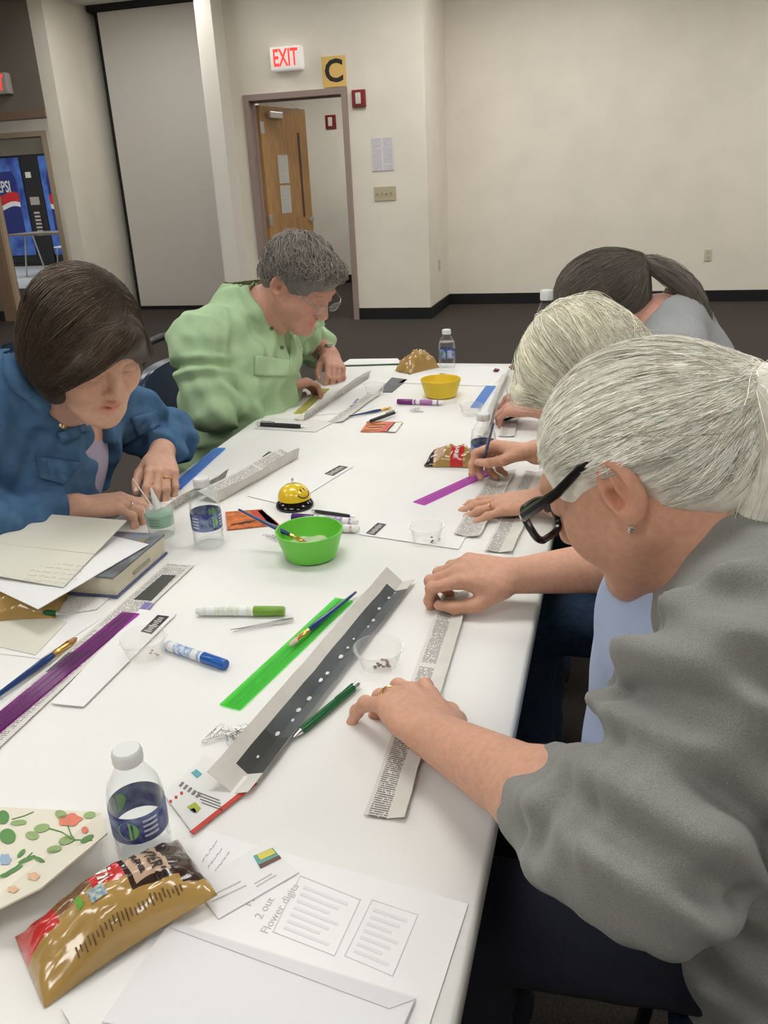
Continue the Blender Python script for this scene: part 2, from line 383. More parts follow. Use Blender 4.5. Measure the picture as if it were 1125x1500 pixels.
wallbox('wall_break_room', [((-13.5, 17.4, 0), (-5.5, 17.52, 2.8)), ((-5.55, 11.8, 0), (-5.45, 17.5, 2.8)), ((-13.5, 11.8, 0), (-13.4, 17.5, 2.8))])
bb = .115
wallbox('baseboard_back', [((-1.838, 9.556, 0), (4.5, 9.57, bb))], BASEB)
wallbox('baseboard_return', [((-1.85, 8.538, 0), (-1.836, 9.57, bb))], BASEB)
wallbox('baseboard_door', [((-2.605, 8.536, 0), (-1.84, 8.55, bb)), ((-3.81, 8.536, 0), (-3.68, 8.55, bb))], BASEB)
wallbox('baseboard_corridor', [((-8.2, 11.736, 0), (-1.97, 11.75, bb))], BASEB)
wallbox('baseboard_left_return', [((-5.78, 8.57, 0), (-5.766, 9.34, bb))], BASEB)
wallbox('baseboard_left_door', [((-8.08, 8.556, 0), (-6.96, 8.57, bb))], BASEB)
def door_frame(name, x0, x1, y0, y1, ztop, w, m):
    b = MB(); b.box((x0, y0, 0), (x0+w, y1, ztop)); b.box((x1-w, y0, 0), (x1, y1, ztop)); b.box((x0+w, y0, ztop-w), (x1-w, y1, ztop))
    ym = (y0+y1)/2
    b.box((x0+w, ym, 0), (x0+w+.016, ym+.05, ztop-w)); b.box((x1-w-.016, ym, 0), (x1-w, ym+.05, ztop-w)); b.box((x0+w, ym, ztop-w-.016), (x1-w, ym+.05, ztop-w))
    return struct(name, b, m)
door_frame('trim_1', -3.677, -2.607, 8.52, 8.69, 2.182, .055, FRAME)
wallbox('trim_2', [((-6.97, 8.54, 0), (-6.84, 8.72, 2.20)), ((-6.84, 8.54, 2.13), (-5.95, 8.72, 2.20))], BROWNF); wallbox('trim_4', [((-6.84, 8.60, 0), (-6.80, 8.66, 2.13))], TANF)
door_frame('trim_3', -9.77, -8.22, 11.72, 11.90, 2.24, .07, TANF)
# folding partition panel in its pocket
pt = empty('partition_panel', (-5.03, 9.39, 0), label='tall grey fabric folding partition panel beside the white post', cat='partition')
b = MB(); b.box((-.615, -.035, .045), (.60, .035, 3.18), .004); b.build('panel', PANEL, pt)
b = MB(); b.box((-.645, -.02, .02), (-.617, .03, 3.2)); b.build('edge_gap_shade', DARK, pt)  # dark strip added as the shadow in the gap beside the panel
b = MB(); b.box((-.62, -.02, 0), (.62, .02, .043)); b.build('bottom_gap_shade', DARK, pt)  # dark strip added as the shadow under the panel
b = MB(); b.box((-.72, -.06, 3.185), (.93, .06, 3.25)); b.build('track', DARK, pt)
# open corridor door, hinged on the left jamb
dr = empty('door_1', (-3.605, 8.70, 0), math.radians(79.5)); tag(dr, kind='structure')
b = MB(); b.box((0, -.022, .012), (.905, .022, 2.10), .002); b.build('leaf', WOOD, dr)
b = MB(); b.box((.70, -.0235, 1.00), (.745, .0235, 1.86)); b.build('vision_panel', mat('dark_door_glass', (.10, .035, .02), .15), dr)
hd = MB(); hd.lathe([(0, 0), (.028, 0), (.028, .012), (0, .012)], n=16); hd.bm.transform(Matrix.Translation((.85, -.023, .97)) @ Matrix.Rotation(math.pi/2, 4, 'X'))
hd.tube([(.85, -.03, .97), (.85, -.065, .97), (.74, -.068, .97)], .010); hd.build('lever_handle', STEEL, dr, True)
b = MB(); b.box((.12, -.075, 1.985), (.36, -.024, 2.045), .006); b.tube([(.30, -.05, 2.05), (.30, -.05, 2.062), (.52, -.19, 2.075), (.18, -.30, 2.085)], .008, 6); b.build('door_closer', STEEL, dr)
for z in (.25, .95, 1.84):
    b = MB(); b.box((-.02, -.03, z), (.05, -.0225, z+.11)); b.tube([(-.008, -.03, z), (-.008, -.03, z+.11)], .009, 8); b.build('hinge', STEEL, dr)
PAPER = mat('white_paper', (.80, .80, .79), .7)
PRINT = newsprint('printed_notice', (.74, .72, .74), (.25, .22, .30), 70, .11, .40, .55)
def notice(name, w, h, mw, label, m=PRINT, parent=None):
    V = [(-w/2, -h/2, 0), (w/2, -h/2, 0), (w/2, h/2, 0), (-w/2, h/2, 0)]; V = V+[(x, y, .0015) for x, y, z in V]
    F = [(3, 2, 1, 0), (4, 5, 6, 7), (0, 1, 5, 4), (1, 2, 6, 5), (2, 3, 7, 6), (3, 0, 4, 7)]
    me = mesh_np(name, V, F, [(x+w/2, y+h/2) for x, y, z in V]); o = link(name, me, m, parent); o.matrix_world = mw
    return tag(o, label, 'notice') if label else o
bpy.context.view_layer.update()
for i, (z, lb) in enumerate(((1.50, 'upper of two white printed notices taped to the wooden door'), (1.20, 'lower of two white printed notices taped to the wooden door'))):
    mw = dr.matrix_world @ frame((.36, -.0245, z), (1, 0, 0), (0, 0, 1)); notice('door_notice', .2, .28, mw, lb, newsprint('door_notice_print', (.80, .80, .78), (.25, .25, .25), 45, .2, .5, .4))
notice('wall_notice', .225, .295, frame((-2.284, 8.546, 1.575), (1, 0, 0), (0, .0, 1)), 'white printed schedule sheet taped to the wall above the switch plate')
# exit signs
RED = mat('exit_red', (.9, .03, .03), .5, emit=((1, .04, .03), 1.1)); SIGNW = mat('sign_white', (.85, .83, .80), .5, emit=((1, .97, .93), .18))
def exit_sign(loc, label, face):
    e = empty('exit_sign', loc, label=label, cat='exit sign')
    b = MB(); b.box((-.155, -.05, -.10), (.155, .05, .10), .012); b.build('housing', face, e, True)
    text('EXIT', .205, RED, frame((0, -.0505, -.002), (1, 0, 0), (0, 0, 1)), e, bold=.004, sx=.60); return e
exit_sign((-3.17, 8.498, 2.462), 'white lit exit sign with red letters above the C door', SIGNW)
exit_sign((-6.45, 8.518, 2.47), 'exit sign with red letters above the left doorway, cut by the frame edge', mat('sign_grey', (.45, .40, .38), .5))
cs = empty('room_sign', (-2.724, 8.542, 2.32), label='yellow square sign with a black letter C over the door corner', cat='sign')
b = MB(); b.box((-.116, -.006, -.128), (.116, .006, .134)); b.build('plate', mat('sign_yellow', (.80, .52, .15), .5), cs)
text('C', .27, mat('sign_black', (.02, .012, .01), .5), frame((0, -.0065, 0), (1, 0, 0), (0, 0, 1)), cs, bold=.007)
def strobe(loc, label, s=1):
    e = empty('fire_alarm_strobe', loc, label=label, cat='fire alarm')
    b = MB(); b.box((-.066*s, -.03, -.075*s), (.066*s, .006, .075*s), .006); b.build('housing', mat('alarm_red', (.22, .012, .015), .4), e)
    b = MB(); b.box((-.026*s, -.05, -.05*s), (.026*s, -.029, .05*s), .008); b.build('lens', mat('strobe_lens', (.72, .68, .60), .15), e, True)
strobe((-2.489, 8.543, 2.077), 'red wall fire alarm strobe beside the yellow C sign'); strobe((-3.83, 11.744, 2.09), 'red fire alarm strobe seen through the open door in the corridor', 1.1)
IVORY = mat('ivory_plastic', (.52, .46, .31), .4)
sw = empty('switch_plate', (-2.276, 8.545, 1.22), label='ivory four-gang light switch plate on the wall', cat='light switch')
b = MB(); b.box((-.112, -.004, -.066), (.112, .006, .066), .003); b.build('plate', IVORY, sw)
for k in range(4):
    b = MB(); b.box((-.083+k*.046, -.014, -.014+.006*(k % 2)), (-.072+k*.046, -.003, .006+.006*(k % 2)), .002); b.build('toggle', mat('ivory_dark', (.30, .26, .17), .4), sw)
def outlet(loc, rz, label):
    e = empty('wall_outlet', loc, rz, label, 'outlet')
    b = MB(); b.box((-.036, -.005, -.058), (.036, .004, .058), .003); b.build('plate', mat('outlet_plate', (.60, .56, .44), .4), e)
    for z in (-.024, .024):
        b = MB(); b.box((-.014, -.008, z-.013), (.014, -.004, z+.013), .003); b.build('socket', IVORY, e)
outlet((.866, 9.565, .47), 0, 'cream electrical outlet low on the long back wall'); outlet((-1.845, 9.03, .48), math.pi/2, 'cream electrical outlet low on the narrow return wall')
# unseen ceiling lights
LENS = mat('lamp_diffuser', (.9, .9, .88), .5, emit=((1.0, .985, .945), LAMP_E)); LFRAME = mat('lamp_frame', (.8, .8, .8), .5)
def lamp(x, y, z, w=1.2, d=.6):
    e = empty('unseen_ceiling_light', (x, y, z), label='unseen recessed rectangular fluorescent ceiling light', cat='ceiling light', group='ceiling lights')
    b = MB(); b.box((-w/2-.03, -d/2-.03, -.012), (w/2+.03, d/2+.03, 0)); b.build('frame', LFRAME, e)
    b = MB(); b.box((-w/2, -d/2, -.016), (w/2, d/2, -.0125)); b.build('diffuser', LENS, e)
for x, y in ((-6.0, 1.5), (-3.4, 1.5), (-.8, 1.5), (1.8, 1.5), (-6.0, 4.3), (-3.4, 4.3), (-.8, 4.3), (1.8, 4.3), (-4.6, 7.9), (-2.0, 7.0), (1.4, 7.0), (-.6, 8.0), (2.6, 8.0), (-3.4, -1.2), (-.8, -1.2), (1.8, -1.2)): lamp(x, y, H)  # the two nearest the back wall are added to brighten it
for x, y in ((-3.4, 10.3), (-7.5, 10.2), (-9.6, 13.6), (-11.3, 13.6)): lamp(x, y, 2.75)
# vending machines, table and chair in the far break room
def vending(x0, x1, y, h, label, flip):
    e = empty('vending_machine', ((x0+x1)/2, y, 0), label=label, cat='vending machine'); w = (x1-x0)/2
    b = MB(); b.box((-w, 0, .06), (w, .8, h), .02); b.box((-w+.03, .03, 0), (w-.03, .75, .06)); b.build('cabinet', mat('vending_black', (.012, .014, .02), .35), e)
    x_p = -w*.98 if not flip else -w*.98; x_q = w*.42
    b = MB(); b.box((x_p, -.025, .22), (x_q, -.001, h-.04), .006); b.build('front_panel', mat('vending_blue', (.02, .05, .32), .3, noise=.8, nscale=3.2, col2=(.10, .25, .75)), e)
    cx = (x_p+x_q)/2; R = (x_q-x_p)*.36
    def disc(name, pts, m, yy):
        bb_ = MB(); vs0 = [bb_.bm.verts.new((p[0], yy, p[1])) for p in pts]; bb_.bm.faces.new(vs0); bb_.build(name, m, e)
    zc = h*.60; ang = [i*math.pi/24 for i in range(49)]
    WHT = mat('logo_white', (.80, .82, .86), .4)
    # upright can picture: navy body, red / white / blue waves
    disc('can_picture', [(cx-R, zc-.62), (cx+R, zc-.62), (cx+R, zc+.42), (cx+R*.8, zc+.56), (cx-R*.8, zc+.56), (cx-R, zc+.42)], mat('logo_navy', (.015, .03, .20), .4), -.0275)
    wave = lambda x, a: a+.05*math.sin((x-cx)/R*2.6)
    xs = [cx-R+2*R*i/14 for i in range(15)]
    disc('red_wave', [(x, wave(x, zc+.13)) for x in xs]+[(x, wave(x, zc-.05)) for x in xs[::-1]], mat('logo_red', (.62, .02, .03), .4), -.029)
    disc('white_wave', [(x, wave(x, zc-.05)) for x in xs]+[(x, wave(x, zc-.14)) for x in xs[::-1]], WHT, -.029)
    text('PEPSI', .30 if not flip else .2, WHT, frame((cx, -.030, zc+.27), (1, 0, 0), (0, 0, 1)), e, bold=.006, sx=.62)
    for k in range(7):
        b = MB(); b.box((w*.60, -.012, h*.48-k*.07), (w*.78, -.001, h*.48-k*.07+.035)); b.build('select_button', mat('button_grey', (.55, .52, .50), .4), e)
    b = MB(); b.box((w*.55, -.012, h*.56), (w*.85, -.001, h*.63)); b.build('coin_plate', STEEL, e)
    b = MB(); b.box((w*.55, -.012, h*.80), (w*.72, -.001, h*.85)); b.build('price_card', mat('card_white', (.85, .82, .72), .5), e)
VY = 15.6
va = aty(-22, 300, VY)[0]; vb = aty(66, 300, VY)[0]; vc = aty(130, 300, VY)[0]
vending(va, vb, VY, 2.12, 'blue cola vending machine with a tall can picture, farther left', False); vending(vb+.02, vc+.25, VY, 2.12, 'blue cola vending machine on the right, mostly hidden by the tan door frame', True)
bt = empty('break_room_table', (-9.75, 13.75, 0), label='grey break room table in front of the vending machines', cat='table')
b = MB(); b.box((-.75, -.38, .71), (.75, .38, .745), .004); b.build('top', mat('grey_laminate', (.22, .19, .17), .4), bt)
for sx in (-.6, .6):
    b = MB(); b.tube([(sx, -.28, 0), (sx, -.28, .05), (sx, -.1, .71)], .014); b.tube([(sx, .28, 0), (sx, .28, .05), (sx, .1, .71)], .014); b.build('leg', STEEL, bt, True)
bc = empty('break_room_chair', (-9.95, 14.35, 0), math.radians(-15), 'white plastic break room chair with metal legs behind the grey table', 'chair')
b = MB(); b.box((-.22, -.21, .44), (.22, .21, .46), .01); b.build('seat', SIGNW, bc)
b = MB(); b.box((-.21, .19, .62), (.21, .215, .92), .06, seg=3); b.build('backrest', SIGNW, bc)
for sx in (-.2, .2):
    b = MB(); b.tube([(sx, -.22, .01), (sx*.95, -.15, .44)], .011); b.build('leg', STEEL, bc, True)
    b = MB(); b.tube([(sx, .26, .01), (sx*.95, .17, .44), (sx*.95, .21, .75)], .011); b.build('leg', STEEL, bc, True)
# ================================================================= worktable and its paper
TX0, TX1, TY0, TY1, TZ = -.975, -.10, -.73, 2.925, .74
for k, (y0, y1) in enumerate(((TY0, 1.095), (1.10, TY1))):
    tb_ = empty('folding_table', ((TX0+TX1)/2, (y0+y1)/2, 0), label=('far' if k else 'near')+' folding table under the white paper, '+('at the bottle end' if k else 'at the photographer end'), cat='table', group='folding tables')
    w, d = (TX1-TX0)/2-.006, (y1-y0)/2
    b = MB(); b.box((-w, -d, .70), (w, d, .7345), .006); b.build('tabletop', mat('table_laminate', (.30, .26, .22), .5), tb_)
    for sy in (-1, 1):
        for sx in (-1, 1):
            b = MB(); b.tube([(sx*(w-.1), sy*(d-.22), 0), (sx*(w-.1), sy*(d-.22), .70)], .014); b.build('leg', mat('dark_steel', (.05, .05, .055), .4, .8), tb_, True)
        b = MB(); b.tube([(-(w-.1), sy*(d-.22), .08), (w-.1, sy*(d-.22), .08)], .011); b.build('crossbar', mat('dark_steel', (.05, .05, .055), .4, .8), tb_, True)
TPAPER = mat('table_paper', (.80, .795, .77), .65, noise=.015, nscale=5, bump=.25, bscale=9, bdist=.006)
n = 60; V = []; F = []
prof = [(TX0-.012, .722), (TX0-.008, .7365), (TX0, .7400)]+[(TX0+(TX1-TX0)*i/20, .7400) for i in range(1, 20)]+[(TX1, .7400), (TX1+.005, .7365), (TX1+.006, .712)]
for j in range(n+1):
    y = TY0-.005+(TY1-TY0+.01)*j/n
    for i, (x, z) in enumerate(prof): V.append((x+(.004*math.sin(y*5) if i < 2 else 0), y, z))
m_ = len(prof)
F = [(j*m_+i, j*m_+i+1, (j+1)*m_+i+1, (j+1)*m_+i) for j in range(n) for i in range(m_-1)]
tp = link('table_paper', mesh_np('table_paper', V, F), TPAPER, None, True); sol = tp.modifiers.new('thickness', 'SOLIDIFY'); sol.thickness = .0025; sol.offset = -1
tag(tp, 'long white paper covering spread over the folding tables', 'table cover')
# ================================================================= chairs
VINYL = mat('navy_vinyl', (.012, .025, .060), .28, bump=.1, bscale=180); BLKM = mat('black_metal', (.012, .012, .014), .3, .2)
def make_chair(loc, rz, label):
    """faces local +x; back at -x"""
    e = empty('stacking_chair', loc, rz, label, 'chair', 'navy vinyl stacking chairs')
    b = MB(); b.box((-.21, -.22, .415), (.23, .22, .475), .025, seg=3); b.build('seat', VINYL, e, True)
    # padded back: rounded-top slab, slightly reclined
    pts = []
    w, z0, z1 = .205, .50, .83
    for i in range(13): a = math.pi*i/12; pts.append((w*math.cos(a)*(1 if abs(math.cos(a)) > .99 else 1), z1-.07+.07*math.sin(a)))
    pts = [(w*.93, z0)]+pts+[(-w*.93, z0)]
    b = MB(); rec = lambda z: -.235-.16*(z-.5)
    f = [b.bm.verts.new((rec(z)+.022, y, z)) for y, z in pts]; bk = [b.bm.verts.new((rec(z)-.018, y, z)) for y, z in pts]; nn = len(pts)
    b.bm.faces.new(f); b.bm.faces.new(bk[::-1])
    for i in range(nn): b.bm.faces.new((f[i], bk[i], bk[(i+1) % nn], f[(i+1) % nn]))
    bmesh.ops.bevel(b.bm, geom=[ed for ed in b.bm.edges if not (abs(ed.verts[0].co.x-rec(ed.verts[0].co.z)-.022) > .01) == (abs(ed.verts[1].co.x-rec(ed.verts[1].co.z)-.022) < .01)], offset=.012, segments=3, affect='EDGES')
    b.build('backrest', VINYL, e, True)
    arch = [(-.225, -.215, .45)]+[(rec(z), y, z) for y, z in [(-.222, .6), (-.222, .76)]+[(-.222*math.cos(math.pi*i/14), .80+.105*math.sin(math.pi*i/14)) for i in range(15)]+[(.222, .76), (.222, .6)]]+[(-.225, .215, .45)]
    b = MB(); b.tube(arch, .0125, 10); b.build('back_frame', BLKM, e, True)
    for sx in (-1, 1):
        for sy in (-1, 1):
            b = MB(); b.tube([(sx*.19-.01, sy*.205, .43), (sx*.235-.01, sy*.215, 0)], .012); b.build('leg', BLKM, e, True)
    for sy in (-1, 1):
        b = MB(); b.tube([(-.235, sy*.21, .2), (.20, sy*.21, .2)], .009); b.build('stretcher', BLKM, e, True)
    return e
make_chair((-1.17, 2.50, 0), math.radians(-6), 'navy vinyl chair with arched hand-hole back behind the woman in green')
make_chair((-1.30, 1.36, 0), 0, 'navy vinyl chair under the woman in the denim jacket')
make_chair((.33, .86, 0), math.pi, 'navy vinyl chair under the woman in the grey hoodie')
make_chair((.33, 1.60, 0), math.pi, 'navy vinyl chair under the white-haired woman')
make_chair((.33, 2.20, 0), math.pi, 'navy vinyl chair under the woman with the dark grey ponytail')
# ================================================================= people
def nrm(v): v = np.asarray(v, float); return v/np.linalg.norm(v)
def head_R(face_az, pitch, roll=0.0):
    """face_az: direction of the face in the xy plane (radians), pitch down"""
    f = A(math.cos(face_az)*math.cos(pitch), math.sin(face_az)*math.cos(pitch), -math.sin(pitch))
    r = A(math.sin(face_az), -math.cos(face_az), 0); u = np.cross(r, f)
    r2 = r*math.cos(roll)+u*math.sin(roll); u2 = np.cross(r2, f)
    return np.stack([r2, f, u2], 1)
class Head:
    def __init__(s, c, R, sc=1.0, ear=.42): s.c = np.asarray(c, float); s.R = R; s.sc = sc; s.ear = ear
    def w(s, *p): return s.c+s.R@(A(*p)*s.sc)
    def loc(s, P): return ((P-s.c)@s.R)/s.sc
    def add(s, F, mouth=0.0, fat=1.0):
        w, R, q = s.w, s.R, s.sc
        E = lambda c, r, k=.015, sub=False: F.ell(w(*c), A(*r)*q, R, k*q, sub)
        C = lambda a, b, r1, r2=None, k=.012, sub=False: F.cap(w(*a), w(*b), r1*q, None if r2 is None else r2*q, k*q, sub)
        E((0, -.014, .030), (.074, .096, .084)); E((0, .02, -.01), (.066, .074, .085), .03)
        C((0, .030, -.045), (0, .070, -.088), .050*fat, .026*fat, .03)
        for x in (-1, 1):
            E((x*.036, .058, -.028), (.030*fat, .030, .034), .02); C((x*.058, .005, -.040), (x*.026, .066, -.088), .020*fat, .016*fat, .025)
        C((-.036, .080, .032), (.036, .080, .032), .013, None, .02)
        for x in (-1, 1):
            E((x*.032, .099, .010), (.019, .016, .013), .014, True); E((x*.032, .0795, .011), (.0165, .0145, .0135), .004)
        C((0, .088, .022), (0, .112, -.020), .0085, .0125, .012); E((0, .113, -.024), (.0125, .010, .009), .006)
        for x in (-1, 1): E((x*.0125, .102, -.027), (.0085, .011, .008), .006)
        C((-.020, .0855, -.056-mouth*.2), (0, .0945, -.0525-mouth*.1), .0058, .0065, .006); C((.020, .0855, -.056-mouth*.2), (0, .0945, -.0525-mouth*.1), .0058, .0065, .006)
        C((-.018, .0845, -.061-mouth*.7), (0, .0925, -.0655-mouth), .0058, .0070, .006); C((.018, .0845, -.061-mouth*.7), (0, .0925, -.0655-mouth), .0058, .0070, .006)
        C((-.020, .092, -.0585-mouth*.5), (.020, .092, -.0585-mouth*.5), .0016+mouth*.35, None, .003, True)
        E((0, .083, -.092-mouth*.6), (.020, .017, .016), .015)
        for x in (-1, 1):
            Rt = R@np.array([[math.cos(s.ear*x), -math.sin(s.ear*x), 0], [math.sin(s.ear*x), math.cos(s.ear*x), 0], [0, 0, 1]])
            Et = lambda c, r, k, sub=False: F.ell(w(*c), A(*r)*q, Rt, k*q, sub)
            Et((x*.081, -.013, .002), (.0105, .0205, .034), .006); E((x*.077, -.004, -.026), (.008, .011, .014), .008)
            Et((x*.0920, -.009, .005), (.0115, .0140, .0265), .002, True); Et((x*.084, -.003, -.004), (.011, .008, .011), .002, True)
            Et((x*.0800, -.0115, .006), (.0075, .0035, .016), .004); E((x*.0755, .006, -.002), (.006, .006, .009), .006)
    def colour(s, V, col, lip=(1.0, .62, .60), flush=.1):
        p = s.loc(V); x, y, z = p[:, 0], p[:, 1], p[:, 2]; ax = np.abs(x); near = (np.abs(p) < .16).all(1)
        def g(d, w): return np.exp(-(d/w)**2)*near
        lipm = np.clip(g(np.sqrt((x/.024)**2+((z+.060)/.0115)**2+((y-.092)/.02)**2), .95), 0, 1)[:, None]
        col = col*(1-lipm)+col*A(*lip)*lipm
        ck = g(np.sqrt(((ax-.038)/.03)**2+((z+.025)/.026)**2+((y-.075)/.05)**2), .9)[:, None]*flush*3; col = col*(1-ck)+col*A(1.0, .72, .68)*ck
        br = g(np.sqrt(((ax-.034)/.019)**2+((z-.034)/.0042)**2+((y-.09)/.03)**2), .9)[:, None]*.55; col = col*(1-br)+col*A(.35, .30, .27)*br
        ey = g(np.sqrt(((ax-.032)/.014)**2+((z-.003)/.0028)**2+((y-.094)/.02)**2), .9)[:, None]*.75; col = col*(1-ey)+col*A(.25, .2, .2)*ey
        er = g(np.sqrt(((ax-.082)/.015)**2+((y+.01)/.022)**2+(z/.04)**2), 1)[:, None]*.5; return col*(1-er)+col*A(1.0, .78, .74)*er
def curl(f, n, c): return f*math.cos(c)-n*math.sin(c)
def hand(F, wrist, f, n, side, curls, spread=(.16, .03, -.08, -.2), thumb=((.75, .62, -.2), (.9, .35, -.25), (.95, .1, -.3)), sc=1.0, k=.0055):
    """n = back-of-hand normal; side +1 right, -1 left. Returns joints of every finger"""
    f = nrm(f); n = nrm(np.asarray(n, float)-f*np.dot(n, f)); l = np.cross(n, f)*side; w = np.asarray(wrist, float); out = []
    off = (.028, .009, -.0105, -.0285); fw_ = (.088, .092, .086, .077)
    for i in range(4):
        K = w+(f*fw_[i]+l*off[i]+n*(.002 if i in (1, 2) else -.002))*sc
        F.cap(w+(f*.012+l*off[i]*.62)*sc, K, .0135*sc, .0105*sc, .012)
    F.ell(w+(f*.05-n*.006)*sc, A(.036, .042, .014)*sc, np.stack([l, f, n], 1), .012)
    F.ell(w+(f*.038+l*.024-n*.010)*sc, A(.016, .030, .014)*sc, np.stack([l, f, n], 1), .012)
    LEN = ((.043, .026, .021), (.047, .029, .022), (.043, .027, .021), (.034, .021, .019)); RAD = ((.0098, .0088, .0078, .0066),)*3+((.0088, .0078, .0069, .0058),)
    for i in range(4):
        p = w+(f*fw_[i]+l*off[i]+n*(.002 if i in (1, 2) else -.002))*sc; c = 0; js = [p]
        for j in range(3):
            c += curls[i][j]; d = nrm(curl(f, n, c)+l*spread[i]*math.cos(c)); q = p+d*LEN[i][j]*sc
            F.cap(p, q, RAD[i][j]*sc, RAD[i][j+1]*sc, k); F.ell(q, A(1, 1, 1)*RAD[i][j+1]*1.04*sc, None, .003); p = q; js.append(p)
        out.append(js)
    p = w+(f*.022+l*.026-n*.008)*sc; js = [p]
    for j, (tl, r1, r2) in enumerate(((.044, .0150, .0118), (.033, .0115, .0100), (.027, .0100, .0078))):
        t = thumb[j]; q = p+nrm(f*t[0]+l*t[1]+n*t[2])*tl*sc; F.cap(p, q, r1*sc, r2*sc, .008 if j == 0 else k); p = q; js.append(p)
    out.append(js); out = HandOut(out); out.l, out.n, out.side, out.sc = l, n, side, sc; return out
class HandOut(list): pass
def nails(person, h):
    m = mat('fingernail', (.66, .42, .35), .25, spec=.5); o = np.array(person.location)
    for i, js in enumerate(h):
        d = nrm(js[-1]-js[-2]); l = h.l-d*np.dot(h.l, d); l = nrm(l); nn = np.cross(d, l)*h.side; r = (.0072 if i < 3 else .0064 if i == 3 else .0086)*h.sc
        if i == 4: nn = nrm(nn+.3*h.n)
        c = js[-1]+nn*r*.80-d*r*.10; mb = MB(); mb.lathe([(0, .0011), (r*.40, .0009), (r*.62, .0003), (r*.70, -.0008), (0, -.0014)], (0, 0, 0), 12, 1.0, .82); mb.bm.transform(frame(c-o, d, np.cross(nn, d))); mb.build('fingernail', m, person, True)
def ring(parent, a, b, r, m, name='ring', label='gold ring'):
    a, b = np.asarray(a), np.asarray(b); d = nrm(b-a); u = nrm(np.cross(d, A(.3, .2, .9))); v = np.cross(d, u); c = a+(b-a)*.42-np.array(parent.location)
    mb = MB(); mb.tube([c+(u*math.cos(t*math.pi/12)+v*math.sin(t*math.pi/12))*r for t in range(24)], .0014, 6, closed=True); return tag(mb.build(name, m, parent, True), label)
def skin_mesh(F, person, heads, base, flush=.1, name='body'):
    V, Q = F.mesh(); col = np.ones((len(V), 3))
    for h in heads: col = h.colour(V, col, flush=flush)
    return fast_mesh(name, V, Q, mat('skin_'+base[0], base[1], .50, spec=.35, noise=.05, nscale=120, bump=.35, bscale=330, attr=True, bdist=.0012), person, col)
def cloth_mesh(name, F, person, m): V, Q = F.mesh(); return fast_mesh(name, V, Q, m, person)
def bvh(o):
    me = o.data; n = len(me.vertices); co = np.empty(n*3, np.float32); me.vertices.foreach_get('co', co); co = co.reshape(-1, 3)
    p = o.parent
    if p is not None: co = co+np.array(p.location, np.float32)
    return BVHTree.FromPolygons([tuple(map(float, v)) for v in co], [tuple(pl.vertices) for pl in me.polygons])
def hit(t, px, py):
    r = t.ray_cast(Vector(CAMP), Vector(ray(px, py)))
    return (np.array(r[0]), np.array(r[1])) if r[0] is not None else (None, None)
def patch(name, t, quad, m, parent, off=.002, th=.0025, nu=8, nv=8, flat=False):
    """cloth piece laid on a garment: four corner positions seen on it, wrapped onto the surface, thickened"""
    q = [A(*c) for c in quad]; P = {}; last = None
    for i in range(nu+1):
        for j in range(nv+1):
            u, v = i/nu, j/nv; c = (q[0]*(1-u)+q[1]*u)*(1-v)+(q[3]*(1-u)+q[2]*u)*v; p, nn = hit(t, *c)
            P[i, j] = (p, nn)
    good = [v for v in P.values() if v[0] is not None]
    if len(good) < .8*len(P): return None
    avg = nrm(sum(g[1] for g in good)); dm = np.median([np.linalg.norm(g[0]-CAMP) for g in good]); V = []; Fc = []
    for s_ in (off+th, off):
        for i in range(nu+1):
            for j in range(nv+1):
                u, v = i/nu, j/nv; c = (q[0]*(1-u)+q[1]*u)*(1-v)+(q[3]*(1-u)+q[2]*u)*v; p, nn = P[i, j]
                if p is None or abs(np.linalg.norm(p-CAMP)-dm) > .08: p = atd(c[0], c[1], dm)
                V.append(p+avg*s_-np.array(parent.location))
    W_ = nv+1; S_ = (nu+1)*W_
    for i in range(nu):
        for j in range(nv):
            a = i*W_+j; Fc.append((a, a+1, a+W_+1, a+W_)); Fc.append((S_+a, S_+a+W_, S_+a+W_+1, S_+a+1))
    edge = [(i, 0) for i in range(nu+1)]+[(nu, j) for j in range(1, nv+1)]+[(i, nv) for i in range(nu-1, -1, -1)]+[(0, j) for j in range(nv-1, 0, -1)]
    for (a, b) in zip(edge, edge[1:]+edge[:1]):
        x, y = a[0]*W_+a[1], b[0]*W_+b[1]; Fc.append((x, S_+x, S_+y, y))
    me = mesh_np(name, V, Fc); bm = bmesh.new(); bm.from_mesh(me); bmesh.ops.recalc_face_normals(bm, faces=bm.faces[:]); bm.to_mesh(me); bm.free()
    return link(name, me, m, parent, True)
def button(name, t, px, py, r, m, parent, h=.003):
    p, nn = hit(t, px, py)
    if p is None: return
    mb = MB(); mb.lathe([(0, h), (r*.55, h), (r*.8, h*1.2), (r, h*.6), (r, -.002), (0, -.002)], n=14); x = nrm(np.cross(nn, A(.1, .3, .9)))
    mb.bm.transform(frame(p-np.array(parent.location), x, np.cross(nn, x))); return mb.build(name, m, parent, True)
